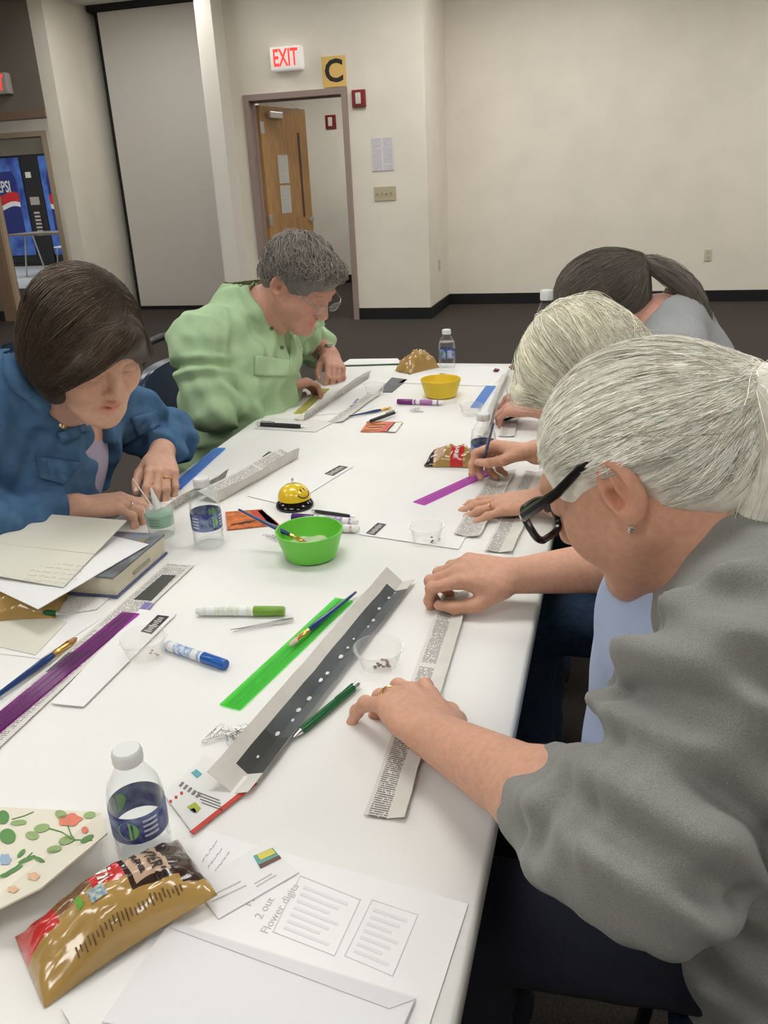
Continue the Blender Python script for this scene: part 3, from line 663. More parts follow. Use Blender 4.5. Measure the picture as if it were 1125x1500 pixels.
# ---- hair: a volume in head space and single hairs that flow over it
def hair(head, person, prims, flows, base, tips=(), rad=.0006, shell_dark=.72, seed=1, npts=14, name='hair', rough=.45, h=.003, center=(0, -.012, .03)):
    """prims: list of (kind, args, sub); flows: list of (d_root (N,3), d_end (N,3), lift, fly); tips: extra world paths"""
    r = np.random.RandomState(seed); F = Fld((-.16, -.24, -.24), (.16, .17, .17), h)
    for kd, args, kw in prims: getattr(F, kd)(*args, **kw)
    V, Q = F.mesh(); W_ = head.c+(V*head.sc)@head.R.T
    nz = .85+.3*r.rand(len(V), 1); m = mat('hair_'+name+str(seed), base, rough, spec=.4, attr=True, noise=.12, nscale=70, stretch=(1, 1, 1))
    shell = fast_mesh('hair', W_, Q, m, person, np.ones((len(V), 3))*shell_dark*np.ones((1, 3)))
    c0 = A(*center); allp = []
    for root, end, lift, fly in flows:
        N = len(root); t = np.linspace(0, 1, npts)[None, :, None]
        dt = np.clip((root*end).sum(1), -1, 1); om = np.arccos(dt)[:, None, None]+1e-4
        D = np.sin((1-t)*om)/np.sin(om)*root[:, None]+np.sin(t*om)/np.sin(om)*end[:, None]
        ph = r.rand(N, 1, 1)*6.28; D = D+.03*np.sin(t*5+ph)*r.normal(size=(N, 1, 3)); D /= np.linalg.norm(D, axis=2, keepdims=True)
        flat = D.reshape(-1, 3); rr = np.full(len(flat), .03)
        rs = np.linspace(.03, .20, 60)
        val = np.stack([F.sample(c0+flat*x) for x in rs], 1) < 0
        lastin = 59-np.argmax(val[:, ::-1], 1); rr = np.where(val.any(1), rs[lastin], .085)+.0015
        # smooth the radius along each hair
        rr = rr.reshape(N, npts); 
        for _ in range(2): rr[:, 1:-1] = (rr[:, :-2]+rr[:, 1:-1]*2+rr[:, 2:])/4
        rr = rr+lift*r.rand(N, 1)+fly*np.abs(r.normal(size=(N, 1)))*np.sin(np.linspace(0, 3.1, npts))[None]
        P = c0+D*rr[:, :, None]; allp.append(head.c+(P*head.sc)@head.R.T)
    for p in tips: allp.append(p)
    P = np.concatenate(allp); c = np.clip(1+.28*r.normal(size=(len(P), 1)), .45, 1.7)*np.ones((1, 3))
    st = strands('hair_strands', P, rad, m, person, c); st['kind'] = 'stuff'
    return shell, F
def dirs(r, N, test):
    o = []
    while len(o) < N:
        d = r.normal(size=(N*4, 3)); d /= np.linalg.norm(d, axis=1, keepdims=True); o.extend(d[test(d)])
    return np.array(o[:N])
def N3(v): return v/np.linalg.norm(v, axis=1, keepdims=True)
def collar_ring(G, c, axis, R, r, open_dir, gap=.9, k=.015, n=16, drop=.0):
    ax = nrm(axis); o = nrm(np.asarray(open_dir, float)-ax*np.dot(open_dir, ax)); v = np.cross(ax, o); pts = []
    for i in range(n+1):
        a = gap/2+(2*math.pi-gap)*i/n; pts.append(np.asarray(c)+(o*math.cos(a)+v*math.sin(a))*R-ax*drop*max(0, math.cos(a)))
    for p, q in zip(pts, pts[1:]): G.cap(p, q, r, r, k)
def sleeve_folds(amp, n, seed=0):
    r = np.random.RandomState(seed); ph = r.rand(6)*6
    def f(t, g):
        a = np.sin(g[2]*38+ph[0])+np.sin(g[1]*31+ph[1]); w = np.sin(t*n*6.283+1.3*a+ph[2])+.5*np.sin(t*n*11+1.9*a+ph[3])
        return amp*w*np.clip(np.minimum(t, 1-t)*6, .15, 1)
    return f
GOLD = mat('gold', (.85, .58, .22), .25, 1.0); SILVER = mat('silver_metal', (.75, .75, .74), .22, 1.0)
def legs(person, hips, knees, feet, m, shoe, r=.082, h=.009):
    lo = np.minimum(np.minimum(np.min(hips, 0), np.min(knees, 0)), np.min(feet, 0))-.16; hi = np.maximum(np.maximum(np.max(hips, 0), np.max(knees, 0)), np.max(feet, 0))+.16
    F = Fld(lo, hi, h); c = (hips[0]+hips[1])/2
    F.ell(c+A(0, 0, .02), (.15, .19, .11), None, .05)
    for a, b, f in zip(hips, knees, feet): F.cap(a, b, r, r*.74, .05); F.cap(b, f+A(0, 0, .08), r*.72, r*.55, .03)
    F.wrinkle(.004, (40, 65, 50), 3); cloth_mesh('trousers', F, person, m)
    for b, f in zip(knees, feet):
        d = nrm(A(f[0]-c[0], f[1]-c[1], 0)); G = Fld(f-A(.16, .16, .01), f+A(.16, .16, .14), .006)
        G.cap(f+A(0, 0, .045), f+d*.12+A(0, 0, .032), .042, .030, .02); G.cap(f+A(0, 0, .05), f+A(0, 0, .10), .04, .042, .02); cloth_mesh('shoe', G, person, shoe)
SHOE = mat('dark_shoe', (.02, .02, .022), .5)
# ---------------------------------------------------------------- the woman in the grey hoodie (nearest, right)
HOOD = mat('grey_heather_fleece', (.25, .253, .238), .95, noise=.16, nscale=900, bump=.3, bscale=900, sheen=.15, spec=.15)
P3 = empty('person', (.33, .86, 0), label='woman in a grey hoodie and black glasses with a silver ponytail, nearest right', cat='person')
hd3 = Head((.036, .818, 1.085), head_R(math.radians(180-24), math.radians(36)), 1.0, .0)
shL, shR = A(.135, .675, .985), A(.15, 1.03, .985); elL, wrL = A(.030, .550, .862), A(-.165, .742, .795); elR, wrR = A(.115, 1.17, .835), A(-.125, 1.155, .795)
nk = A(.135, .855, 1.02)
F = Fld((-.34, .44, .735), (.28, 1.30, 1.26), .0028)
hd3.add(F)
F.cap(hd3.w(0, -.025, -.05), nk, .052, .060, .03); F.cap(hd3.w(0, .02, -.075), nk+A(-.03, 0, -.01), .036, .05, .03)
F.ell(A(.16, .855, .93), (.10, .15, .11), None, .05); F.cap(nk, shL, .055, .045, .05); F.cap(nk, shR, .055, .045, .05)
for s_, e_, w_ in ((shL, elL, wrL), (shR, elR, wrR)):
    F.cap(s_, e_, .048, .042, .03); m_ = e_+(w_-e_)*.35; F.cap(e_, m_, .041, .043, .02); F.cap(m_, w_, .042, .0275, .02)
fL = nrm(A(-.100, .145, -.012)); jL = hand(F, wrL, fL, A(.12, .12, 1), -1, ((.25, .30, .20), (.35, .55, .4), (.50, .85, .6), (.42, .45, .30)), (.30, .05, -.10, -.30), ((.85, .50, -.25), (.95, .25, -.2), (1, .0, -.2)), 1.12)
fR = nrm(A(-.14, -.012, .012)); jR = hand(F, wrR, fR, A(.10, -.25, 1), 1, ((.40, 1.05, .35), (.55, 1.1, .6), (.6, 1.1, .7), (.6, 1.1, .7)), (.05, .0, -.03, -.08), ((.80, .45, -.45), (.98, .05, -.30), (1, -.15, -.1)))
b3 = skin_mesh(F, P3, [hd3], ('tan', (.64, .345, .235)), .05)
ring(P3, jL[2][0], jL[2][1], .0122, GOLD); nails(P3, jL); nails(P3, jR)
# pale blue tee
G = Fld((-.10, .55, .38), (.5, 1.15, 1.06), .005)
G.ell(A(.13, .855, .89), (.115, .165, .125), None, .06); G.cap(A(.135, .855, .88), A(.25, .86, .60), .135, .165, .06); G.ell(A(.135, .86, .72), (.15, .15, .17), None, .06); G.cap(nk+A(.0, 0, -.02), nk+A(.02, 0, -.06), .072, .09, .03)
G.cap(hd3.w(0, -.02, -.06), nk+A(-.012, 0, .03), .058, .070, .008, True); G.wrinkle(.003, (35, 55, 48), 4)
cloth_mesh('tee_shirt', G, P3, mat('pale_blue_cotton', (.42, .52, .74), .9, bump=.2, bscale=700))
# hoodie with pushed-up sleeves
G = Fld((-.17, .37, .36), (.56, 1.36, 1.14), .0045)
G.ell(A(.155, .855, .89), (.125, .185, .135), None, .06); G.cap(A(.16, .855, .87), A(.28, .86, .56), .155, .185, .06); G.cap(A(.30, .86, .56), A(.33, .86, .44), .185, .20, .05); G.ell(A(.24, .80, .60), (.17, .19, .22), None, .05)
G.cap(nk+A(.03, -.01, .0), shL, .085, .075, .05); G.cap(nk+A(.03, .01, .0), shR, .085, .075, .05)
# open front: carve a wedge down the chest
for a, b, r in ((A(-.04, .865, 1.03), A(-.03, .865, .86), .075), (A(-.03, .865, .86), A(.02, .84, .55), .085)): G.cap(a, b, r, None, .02, True)
for t_ in np.linspace(0, 1, 9):
    z = 1.05-.55*t_; G.ell(A(-.01+.04*t_, .885-.03*t_, z), (.13, .085+.012*t_, .05), None, .02, True)
collar_ring(G, nk+A(.018, 0, .018), nk-hd3.w(0, -.02, -.05), .092, .026, A(-1, 0, -.3), 1.5, .02)
# hood rolled behind and around the neck
G.cap(nk+A(.115, -.095, .0), nk+A(.115, .095, .0), .05, .05, .04); G.cap(nk+A(.10, -.10, .0), nk+A(-.035, -.088, -.045), .040, .026, .03); G.cap(nk+A(.10, .10, .0), nk+A(-.035, .095, -.045), .040, .026, .03); G.cap(nk+A(.14, 0, -.02), nk+A(.20, 0, -.13), .075, .05, .05)
cufL = elL+(wrL-elL)*.34; cufR = elR+(wrR-elR)*.22
G.cap(shL, elL+A(.01, 0, 0), .076, .064, .03, disp=sleeve_folds(.002, 3.2, 3)); G.cap(elL+A(.010, -.005, 0), elL+(wrL-elL)*.12, .060, .056, .02, disp=sleeve_folds(.002, 1.5, 8)); G.cap(elL, cufL, .055, .046, .012)
G.cap(shR, elR, .078, .068, .04, disp=sleeve_folds(.006, 2.2, 5)); G.cap(elR, cufR, .062, .052, .02)
# pulled cloth around the elbow: ring folds
for i, t_ in enumerate((.18, .34, .50, .66, .82)):
    c_ = shL+(elL-shL)*t_; ax = nrm(elL-shL); u = nrm(np.cross(ax, A(1, .2, 0))); v = np.cross(ax, u)
    ph = i*1.1
    pts = [c_+(u*math.cos(a+ph)+v*math.sin(a+ph))*.073+ax*(.028*math.sin(a)) for a in np.linspace(-1.3, 1.5, 7)]
    for p, q in zip(pts, pts[1:]): G.cap(p, q, .0105, .0105, .018)
for i in range(0):
    a0 = -1.7+i*.42; ax = nrm(wrL-elL); u = nrm(np.cross(ax, A(0, 0, 1))); v = np.cross(u, ax)
    p0 = elL+ax*.052+(u*math.sin(a0)+v*math.cos(a0))*.057; p1 = elL-ax*.035+(u*math.sin(a0*.8-.2)+v*math.cos(a0*.8-.2))*.066; G.cap(p0, p1, .0075, .011, .010)
cuts = []
for a, b in ((cufL, wrL), (cufR, wrR)):
    d = nrm(b-a); cuts.append((a+d*.052, d))
FLT = lambda g: np.clip(np.minimum(*[np.sqrt((g[0]-c[0])**2+(g[1]-c[1])**2+(g[2]-c[2])**2) for c, d in cuts])*12-.4, 0.05, 1)
FT2 = lambda g: FLT(g)*np.where(g[1] < .66, 1.0, np.clip((g[0]-.06)*10, 0.05, 1)); G.wrinkle(.017, (95, 130, 75), 11, .05, FT2, elL-shL, .25, .35); G.wrinkle(.010, (190, 240, 150), 15, .04, lambda g: np.exp(-((g[0]-elL[0])**2+(g[1]-elL[1])**2+(g[2]-elL[2])**2)/.075**2)*FLT(g), wrL-elL, .25, .5); G.wrinkle(.004, (60, 90, 120), 12, .04, FT2, A(.2, 1, .2), .4)
for c, d in cuts: G.cut(c, d, .10)
hood = cloth_mesh('hoodie', G, P3, HOOD)
t3 = bvh(hood)
legs(P3, [A(.30, .77, .555), A(.30, .95, .555)], [A(-.14, .74, .545), A(-.14, .98, .545)], [A(-.12, .74, 0), A(-.12, .98, 0)], mat('navy_trousers', (.006, .008, .020), .9, noise=.2, nscale=200), SHOE, .085)
# glasses
BLK = mat('black_acetate', (.008, .008, .009), .18)
def glasses(head, person, m, lw=.050, lh=.036, tub=.0032, lens=None, y=.117, z=.008, temple=.0028, lab='black plastic glasses frame'):
    mb = MB(); o = np.array(person.location); L = lambda *p: head.w(*p)-o
    for x in (-1, 1):
        pts = [L(x*.033+lw/2*np.sign(math.cos(a))*abs(math.cos(a))**.6, y-.004*abs(math.cos(a)), z+lh/2*np.sign(math.sin(a))*abs(math.sin(a))**.6) for a in np.linspace(0, 2*math.pi, 25)[:-1]]
        mb.tube(pts, tub, 8, closed=True)
        mb.tube([L(x*(.033+lw/2), y-.006, z+lh*.30), L(x*.071, y-.016, z+lh*.34), L(x*.079, .05, .026), L(x*.0815, .012, .036), L(x*.081, -.012, .038), L(x*.078, -.040, .030)], [temple*1.5, temple*1.5, temple*1.2, temple, temple, temple], 8)
    mb.tube([L(-.010, y, z+.005), L(0, y+.003, z+.008), L(.010, y, z+.005)], tub, 8)
    tag(mb.build('glasses_frame', m, person, True), lab)
    lm = MB()
    for x in (-1, 1):
        pts = [L(x*.033+lw/2*.96*np.sign(math.cos(a))*abs(math.cos(a))**.6, y-.004*abs(math.cos(a)), z+lh/2*.96*np.sign(math.sin(a))*abs(math.sin(a))**.6) for a in np.linspace(0, 2*math.pi, 25)[:-1]]
        lm.poly(pts)
    lm.build('glasses_lens', clear('spectacle_lens', (.95, .95, .95), .03, .02), person)
glasses(hd3, P3, BLK, .052, .040, .0040, temple=.0042)
eb = hd3.w(-.084, -.004, -.034)-np.array(P3.location); mb = MB()
for d in ((0, 0, 0), (0, .0025, .002), (0, -.0025, .002), (0, .002, -.003)): mb.lathe([(0, -.0026), (.003, -.0016), (.0036, 0), (.003, .0016), (0, .0032)], eb+A(-.001, *d[1:]), 10)
tag(mb.build('earring', SILVER, P3, True), 'small sparkling stud earring')
# silver hair pulled to a ponytail
r = np.random.RandomState(3); tie = N3(A(.0, -.998, -.05)[None])[0]; tieP = A(0, -.012, .03)+tie*.112
def scalp3(d):
    x, y, z = d[:, 0], d[:, 1], d[:, 2]; line = np.where(y > .25, -.16+.62*(y-.25), np.where(y > -.25, -.16+.10*np.abs(y), -.66)); return z > line
prims = [('ell', ((0, -.010, .030), (.0825, .103, .0925)), dict(k=.01)), ('ell', ((0, -.07, .0), (.062, .055, .075)), dict(k=.03)), ('cap', ((0, -.070, .02), tuple(tieP), .050, .016), dict(k=.05)),
         ('ell', ((0, .108, -.062), (.090, .085, .105)), dict(k=.012, sub=True)), ('ell', ((.088, .022, -.034), (.035, .062, .052)), dict(k=.01, sub=True)), ('ell', ((-.088, .022, -.034), (.035, .062, .052)), dict(k=.01, sub=True)), ('ell', ((0, .03, -.125), (.09, .10, .07)), dict(k=.01, sub=True))]
root = dirs(r, 3000, scalp3); rootf = dirs(r, 2000, lambda d: scalp3(d) & (d[:, 1] > .1) & (d[:, 2] < .75)); rootn = dirs(r, 1100, lambda d: (d[:, 1] < -.22) & (d[:, 2] < .05) & (d[:, 2] > -.72))
E3 = lambda n: N3(tie[None]+.10*r.normal(size=(n, 3)))
flows = [(root, E3(3000), .0025, .0005), (rootf, E3(2000), .003, .0008), (rootn, E3(1100), .002, .0008), (dirs(r, 60, scalp3), E3(60), .003, .004)]
# ponytail hairs
tw = hd3.w(*tieP); axis = [tw, tw+A(.020, -.010, .008), tw+A(.034, -.020, -.020), tw+A(.030, -.027, -.085), tw+A(.016, -.03, -.15), tw+A(.008, -.03, -.20)]
axis = np.array(axis); tt = np.linspace(0, 5, 16); ctr = np.stack([np.interp(tt, np.arange(6), axis[:, i]) for i in range(3)], 1)
for _ in range(2): ctr[1:-1] = (ctr[:-2]+2*ctr[1:-1]+ctr[2:])/4
ctr14 = np.stack([np.interp(np.linspace(0, 15, 14), np.arange(16), ctr[:, i]) for i in range(3)], 1)
wd = np.interp(np.linspace(0, 1, 14), (0, .12, .35, .7, 1), (.010, .018, .032, .030, .012))
ofs = r.normal(size=(1100, 3)); ofs = N3(ofs)*(r.rand(1100, 1)**.45); tail = ctr14[None]+ofs[:, None]*wd[None, :, None]+.0035*np.sin(np.linspace(0, 7, 14)[None, :, None]+r.rand(1100, 1, 1)*6)*r.normal(size=(1100, 1, 3))
hair(hd3, P3, prims, flows, (.97, .925, .82), [tail], .0005, .95, 3, 14, 'silver')
G = Fld(ctr.min(0)-.06, ctr.max(0)+.06, .004)
for i in range(15): G.cap(ctr[i], ctr[i+1], np.interp(i/15, (0, .12, .35, .7, 1), (.009, .015, .027, .025, .008)), np.interp((i+1)/15, (0, .12, .35, .7, 1), (.009, .015, .027, .025, .008)), .01)
V, Q = G.mesh(); fast_mesh('ponytail', V, Q, MATS['hair_silver3'], P3, np.ones((len(V), 3))*.85)
mb = MB(); d = nrm(ctr[2]-ctr[0]); u = nrm(np.cross(d, A(0, 0, 1))); v = np.cross(d, u)
for o_ in (-.004, .0045): mb.tube([tw+d*(.006+o_)+(u*math.cos(a)+v*math.sin(a))*.0185-np.array(P3.location) for a in np.linspace(0, 2*math.pi, 21)[:-1]], .0042, 8, closed=True)
tag(mb.build('hair_tie', mat('cream_elastic', (.80, .74, .62), .8), P3, True), 'cream elastic hair tie')
# ---------------------------------------------------------------- the woman in the denim jacket (near left)
DENIM = mat('denim', (.060, .135, .255), .9, noise=.30, nscale=38, bump=.4, bscale=900, spec=.15, col2=(.085, .175, .31))
P1 = empty('person', (-1.30, 1.36, 0), label='brown-haired woman in a blue denim jacket bent over her work', cat='person')
hd1 = Head((-.925, 1.330, 1.105), head_R(math.radians(-30), math.radians(28)), 1.03)
shR, shL = A(-1.165, 1.225, .95), A(-1.10, 1.60, .93); elR, wrR = A(-1.13, 1.17, .80), A(-1.00, 1.315, .795); elL, wrL = A(-1.05, 1.775, .80), A(-.978, 1.61, .808)
nk = A(-1.09, 1.39, 1.0)
F = Fld((-1.3, 1.02, .735), (-.72, 1.92, 1.29), .0034)
hd1.add(F, .006, 1.12)
F.cap(hd1.w(0, -.02, -.055), nk, .056, .066, .03); F.cap(hd1.w(0, .025, -.08), nk+A(.03, 0, -.02), .040, .055, .03); F.ell(A(-1.12, 1.425, .90), (.10, .15, .10), None, .05)
F.cap(nk, shL, .055, .045, .05); F.cap(nk, shR, .055, .045, .05)
for s_, e_, w_ in ((shL, elL, wrL), (shR, elR, wrR)): F.cap(s_, e_, .045, .040, .03); F.cap(e_, w_, .040, .028, .02)
jR = hand(F, wrR, nrm(A(.10, .075, -.005)), A(-.15, -.25, 1), 1, ((.45, .75, .35), (.55, .8, .5), (.6, .85, .5), (.62, .85, .5)), (.02, .0, -.02, -.06), ((.80, .42, -.35), (.97, .10, -.25), (1, -.1, -.15)), .96)
jL = hand(F, wrL, nrm(A(.055, -.10, -.022)), A(.25, .1, 1), -1, ((.45, .55, .35), (.5, .6, .4), (.55, .7, .45), (.6, .75, .5)), (.10, .02, -.04, -.12), ((.8, .45, -.35), (.95, .2, -.3), (1, .0, -.3)), .96)
skin_mesh(F, P1, [hd1], ('fair', (.66, .385, .275)), .10)
nails(P1, jL); nails(P1, jR); ring(P1, jL[2][0], jL[2][1], .0108, GOLD); ring(P1, jR[2][0], jR[2][1], .0108, SILVER, label='silver ring')
G = Fld((-1.36, 1.1, .5), (-.88, 1.62, 1.04), .005)
G.ell(A(-1.155, 1.425, .87), (.125, .15, .14), None, .05); G.cap(A(-1.165, 1.425, .85), A(-1.235, 1.36, .6), .135, .16, .05); G.cap(nk+A(0, 0, -.02), nk+A(-.02, 0, -.06), .075, .09, .03); G.cap(hd1.w(0, -.02, -.06), nk+A(.02, 0, .03), .06, .072, .006, True)
cloth_mesh('lilac_top', G, P1, mat('lilac_knit', (.46, .41, .55), .9, bump=.3, bscale=500))
G = Fld((-1.52, .94, .46), (-.86, 1.98, 1.10), .0045)
G.ell(A(-1.145, 1.425, .875), (.135, .18, .145), None, .05); G.cap(A(-1.15, 1.425, .85), A(-1.25, 1.36, .56), .155, .185, .05); G.cap(nk+A(-.03, -.02, -.01), shR, .085, .078, .04); G.cap(nk+A(-.03, .02, -.01), shL, .085, .078, .04)
for t_ in np.linspace(0, 1, 8): G.ell(A(-.965-.03*t_, 1.375+.19*t_, 1.03-.45*t_), (.15, .048+.034*t_, .05), None, .012, True)
G.cap(nk+A(-.075, -.075, .01), nk+A(-.075, .075, .01), .03, .03, .03); G.cap(nk+A(-.075, -.075, .01), nk+A(.05, -.075, -.03), .028, .022, .02); G.cap(nk+A(-.075, .075, .01), nk+A(.05, .085, -.03), .028, .022, .02)
G.cap(hd1.w(0, .0, -.06), nk+A(.01, 0, .03), .058, .066, .006, True)
collar_ring(G, nk+A(.012, 0, .012), hd1.w(0, -.02, -.05)-nk, .084, .020, A(1, .35, -.2), .9, .02); collar_ring(G, nk+nrm(hd1.w(0, -.02, -.05)-nk)*.045+A(-.008, 0, .012), hd1.w(0, -.02, -.05)-nk, .080, .015, A(.3, .25, -1), 1.6, .02); collar_ring(G, nk+nrm(hd1.w(0, -.02, -.05)-nk)*.085+A(-.008, 0, .012), hd1.w(0, -.02, -.05)-nk, .080, .011, A(.3, .25, -1), 2.2, .02); collar_ring(G, nk+A(.008, 0, -.014), hd1.w(0, -.02, -.05)-nk, .096, .022, A(1, .35, -.2), .8, .02)
S2 = G; G = S2.like()
G.cap(shR, elR, .076, .068, .04, disp=sleeve_folds(.005, 2, 1)); G.cap(elR, elR+(wrR-elR)*.72, .066, .050, .02, disp=sleeve_folds(.004, 1.6, 2)); G.cap(shL, elL, .076, .066, .04, disp=sleeve_folds(.006, 2, 3)); G.cap(elL, elL+(wrL-elL)*.62, .066, .052, .02, disp=sleeve_folds(.004, 1.4, 4))
G.wrinkle(.008, (60, 85, 110), 21, .04, None, A(.3, .9, .1), .5); G.wrinkle(.005, (90, 120, 95), 22, .04, None, A(.1, .3, 1), .5)
for e_, w_, q in ((elR, wrR, .80), (elL, wrL, .70)): d = nrm(w_-e_); c = e_+(w_-e_)*q; G.cut(c+d*.02, d, .085)
S2.wrinkle(.009, (60, 85, 110), 23, .04, None, A(.3, .9, .1), .5); G.join(S2, .03)
den = cloth_mesh('denim_jacket', G, P1, DENIM); t1 = bvh(den)
DEN2 = mat('denim_collar', (.075, .16, .29), .9, noise=.2, nscale=60, bump=.4, bscale=900, spec=.15); STITCH = mat('denim_stitch', (.20, .24, .30), .9)
tag(patch('collar_wing', t1, [(30, 515), (78, 530), (142, 622), (90, 648)], DEN2, P1, .007, .005, 8, 10) or P1, None)
patch('collar_wing', t1, [(163, 578), (190, 560), (188, 592), (160, 592)], DEN2, P1, .006, .005, 6, 6)
patch('pocket_flap', t1, [(50, 668), (120, 678), (92, 710), (58, 700)], DEN2, P1, .003, .003); patch('pocket_flap', t1, [(190, 612), (228, 600), (232, 622), (200, 640)], DEN2, P1, .003, .003)
for px, py, rr in ((89, 623, .006), (155, 612, .008), (221, 623, .009), (203, 672, .008), (92, 690, .007)): button('button', t1, px, py, rr, mat('brass_button', (.72, .62, .38), .3, 1.0), P1, .004)
legs(P1, [A(-1.27, 1.27, .555), A(-1.27, 1.45, .555)], [A(-.84, 1.25, .55), A(-.84, 1.47, .55)], [A(-.86, 1.25, 0), A(-.86, 1.47, 0)], mat('black_trousers', (.01, .01, .012), .9), SHOE)
# brown bob with a side part
r = np.random.RandomState(11)
prims = [('ell', ((0, -.015, .036), (.090, .112, .102)), dict(k=.01)), ('ell', ((0, -.048, -.030), (.096, .080, .085)), dict(k=.04)), ('ell', ((.066, .010, -.030), (.030, .050, .062)), dict(k=.03)), ('ell', ((-.066, .010, -.030), (.030, .050, .062)), dict(k=.03)),
         ('ell', ((0, .118, -.048), (.072, .088, .098)), dict(k=.012, sub=True)), ('ell', ((0, .02, -.14), (.075, .10, .085)), dict(k=.015, sub=True)),
         ('cap', ((-.02, .092, .078), (.052, .096, .040), .020, .016), dict(k=.03)), ('cap', ((.052, .096, .040), (.076, .070, -.008), .016, .012), dict(k=.02)), ('cap', ((-.02, .092, .078), (-.062, .080, .030), .018, .014), dict(k=.03))]
n1 = 1900; yy = r.uniform(-.75, .75, n1); rt1 = N3(np.stack([-.22+.05*r.normal(size=n1), yy, np.sqrt(np.maximum(.05, 1-yy**2))*.95], 1))
sd = np.where(r.rand(n1) < .62, 1, -1); en1 = N3(np.stack([sd*r.uniform(.5, .98, n1), yy*.65-.15+.1*r.normal(size=n1), -.62+.25*r.rand(n1)], 1))
n2 = 500; rb = N3(np.stack([r.uniform(-.5, .5, n2), r.uniform(-.6, -.1, n2), r.uniform(.6, .9, n2)], 1)); eb_ = N3(np.stack([r.uniform(-.8, .8, n2), r.uniform(-1, -.6, n2), -.75+.2*r.rand(n2)], 1))
n3 = 900; rf = N3(np.stack([-.2+.1*r.normal(size=n3), .72+.1*r.rand(n3), .62+.1*r.rand(n3)], 1)); ef = N3(np.stack([r.uniform(.35, .95, n3), .70+.12*r.normal(size=n3), r.uniform(-.30, .28, n3)], 1)); n4 = 400; rg = N3(np.stack([-.25+.08*r.normal(size=n4), .72+.1*r.rand(n4), .62+.1*r.rand(n4)], 1)); eg = N3(np.stack([r.uniform(-.95, -.5, n4), .65+.12*r.normal(size=n4), r.uniform(-.2, .25, n4)], 1))
hair(hd1, P1, prims, [(rt1, en1, .003, .0012), (rb, eb_, .003, .0012), (rf, ef, .003, .001), (rg, eg, .003, .001)], (.095, .064, .043), [], .0007, .55, 11, 12, 'brown', .5)
# ---------------------------------------------------------------- the woman in the green shirt (far left)
GREEN = mat('mint_shirt', (.40, .56, .33), .8, noise=.04, nscale=30, bump=.15, bscale=500, spec=.2)
P2 = empty('person', (-1.17, 2.38, 0), label='short grey-haired woman in a mint green shirt and rimless glasses', cat='person')
hd2 = Head((-.868, 2.275, 1.098), head_R(math.radians(-16), math.radians(36)), 1.0)
shR, shL = A(-1.115, 2.12, .965), A(-1.02, 2.505, .955); elR, wrR = A(-1.085, 2.085, .80), A(-.955, 2.315, .795); elL, wrL = A(-1.03, 2.80, .83), A(-.935, 2.70, .812); nk = A(-1.02, 2.30, 1.01)
F = Fld((-1.26, 1.98, .735), (-.70, 2.92, 1.25), .004)
hd2.add(F, .0, 1.12); F.cap(hd2.w(0, -.02, -.055), nk, .060, .068, .03); F.cap(hd2.w(0, .02, -.075), nk+A(.03, 0, -.02), .042, .055, .03); F.ell(A(-1.07, 2.31, .90), (.10, .15, .10), None, .05); F.cap(nk, shL, .055, .045, .05); F.cap(nk, shR, .055, .045, .05)
for s_, e_, w_ in ((shL, elL, wrL), (shR, elR, wrR)): F.cap(s_, e_, .048, .046, .03); F.cap(e_, w_, .046, .030, .02)
jR = hand(F, wrR, nrm(A(.055, .12, -.004)), A(-.35, -.1, 1), 1, ((.35, .7, .35), (.45, .75, .4), (.5, .8, .5), (.55, .8, .5)), (.02, .0, -.02, -.06), ((.80, .42, -.35), (.97, .10, -.25), (1, -.1, -.15)), 1.0)
jL = hand(F, wrL, nrm(A(.05, -.09, -.03)), A(.3, .2, 1), -1, ((.5, .6, .4), (.55, .8, .5), (.6, .9, .6), (.6, .9, .6)), (.08, .02, -.04, -.1), ((.8, .45, -.35), (.95, .2, -.3), (1, .0, -.3)), 1.0)
skin_mesh(F, P2, [hd2], ('ruddy', (.56, .29, .215)), .12); nails(P2, jR); nails(P2, jL)
d = nrm(elL-wrL); mb = MB(); u = nrm(np.cross(d, A(0, 0, 1))); v = np.cross(u, d); o_ = np.array(P2.location)
for k in (-.004, .0, .004): mb.tube([wrL+d*(.024+k)+(u*math.cos(a)+v*math.sin(a)*.9)*.0335-o_ for a in np.linspace(0, 2*math.pi, 25)[:-1]], .0026, 6, closed=True)
mb.lathe([(0, .004), (.013, .004), (.014, 0), (.014, -.004), (0, -.004)], wrL+d*.024+A(.010, -.012, .034)-o_, 16); tag(mb.build('wristwatch', SILVER, P2, True), 'silver wristwatch on the left wrist')
G = Fld((-1.46, 1.9, .48), (-.84, 2.98, 1.10), .005)
G.ell(A(-1.075, 2.31, .885), (.14, .19, .14), None, .05); G.cap(A(-1.08, 2.31, .86), A(-1.15, 2.35, .60), .17, .195, .05); G.ell(A(-1.10, 2.30, .69), (.17, .19, .13), None, .05); G.cap(nk+A(-.03, -.02, -.01), shR, .085, .08, .04); G.cap(nk+A(-.03, .02, -.01), shL, .085, .08, .04); G.cap(nk+A(-.05, 0, .02), nk+A(-.01, 0, -.03), .08, .085, .03)
G.cap(hd2.w(0, .0, -.06), nk+A(.02, 0, .035), .062, .073, .008, True); G.cap(nk+A(.085, 0, .02), nk+A(.10, .01, -.10), .034, .008, .01, True)
cR, cL = elR+(wrR-elR)*.40, elL+(wrL-elL)*.32
S2 = G; G = S2.like()
G.cap(shR, elR, .080, .076, .04, disp=sleeve_folds(.008, 2.2, 6)); G.cap(elR, cR, .074, .062, .02, disp=sleeve_folds(.006, 1.5, 7)); G.cap(shL, elL, .078, .070, .04, disp=sleeve_folds(.007, 2.2, 8)); G.cap(elL, cL, .068, .058, .02)
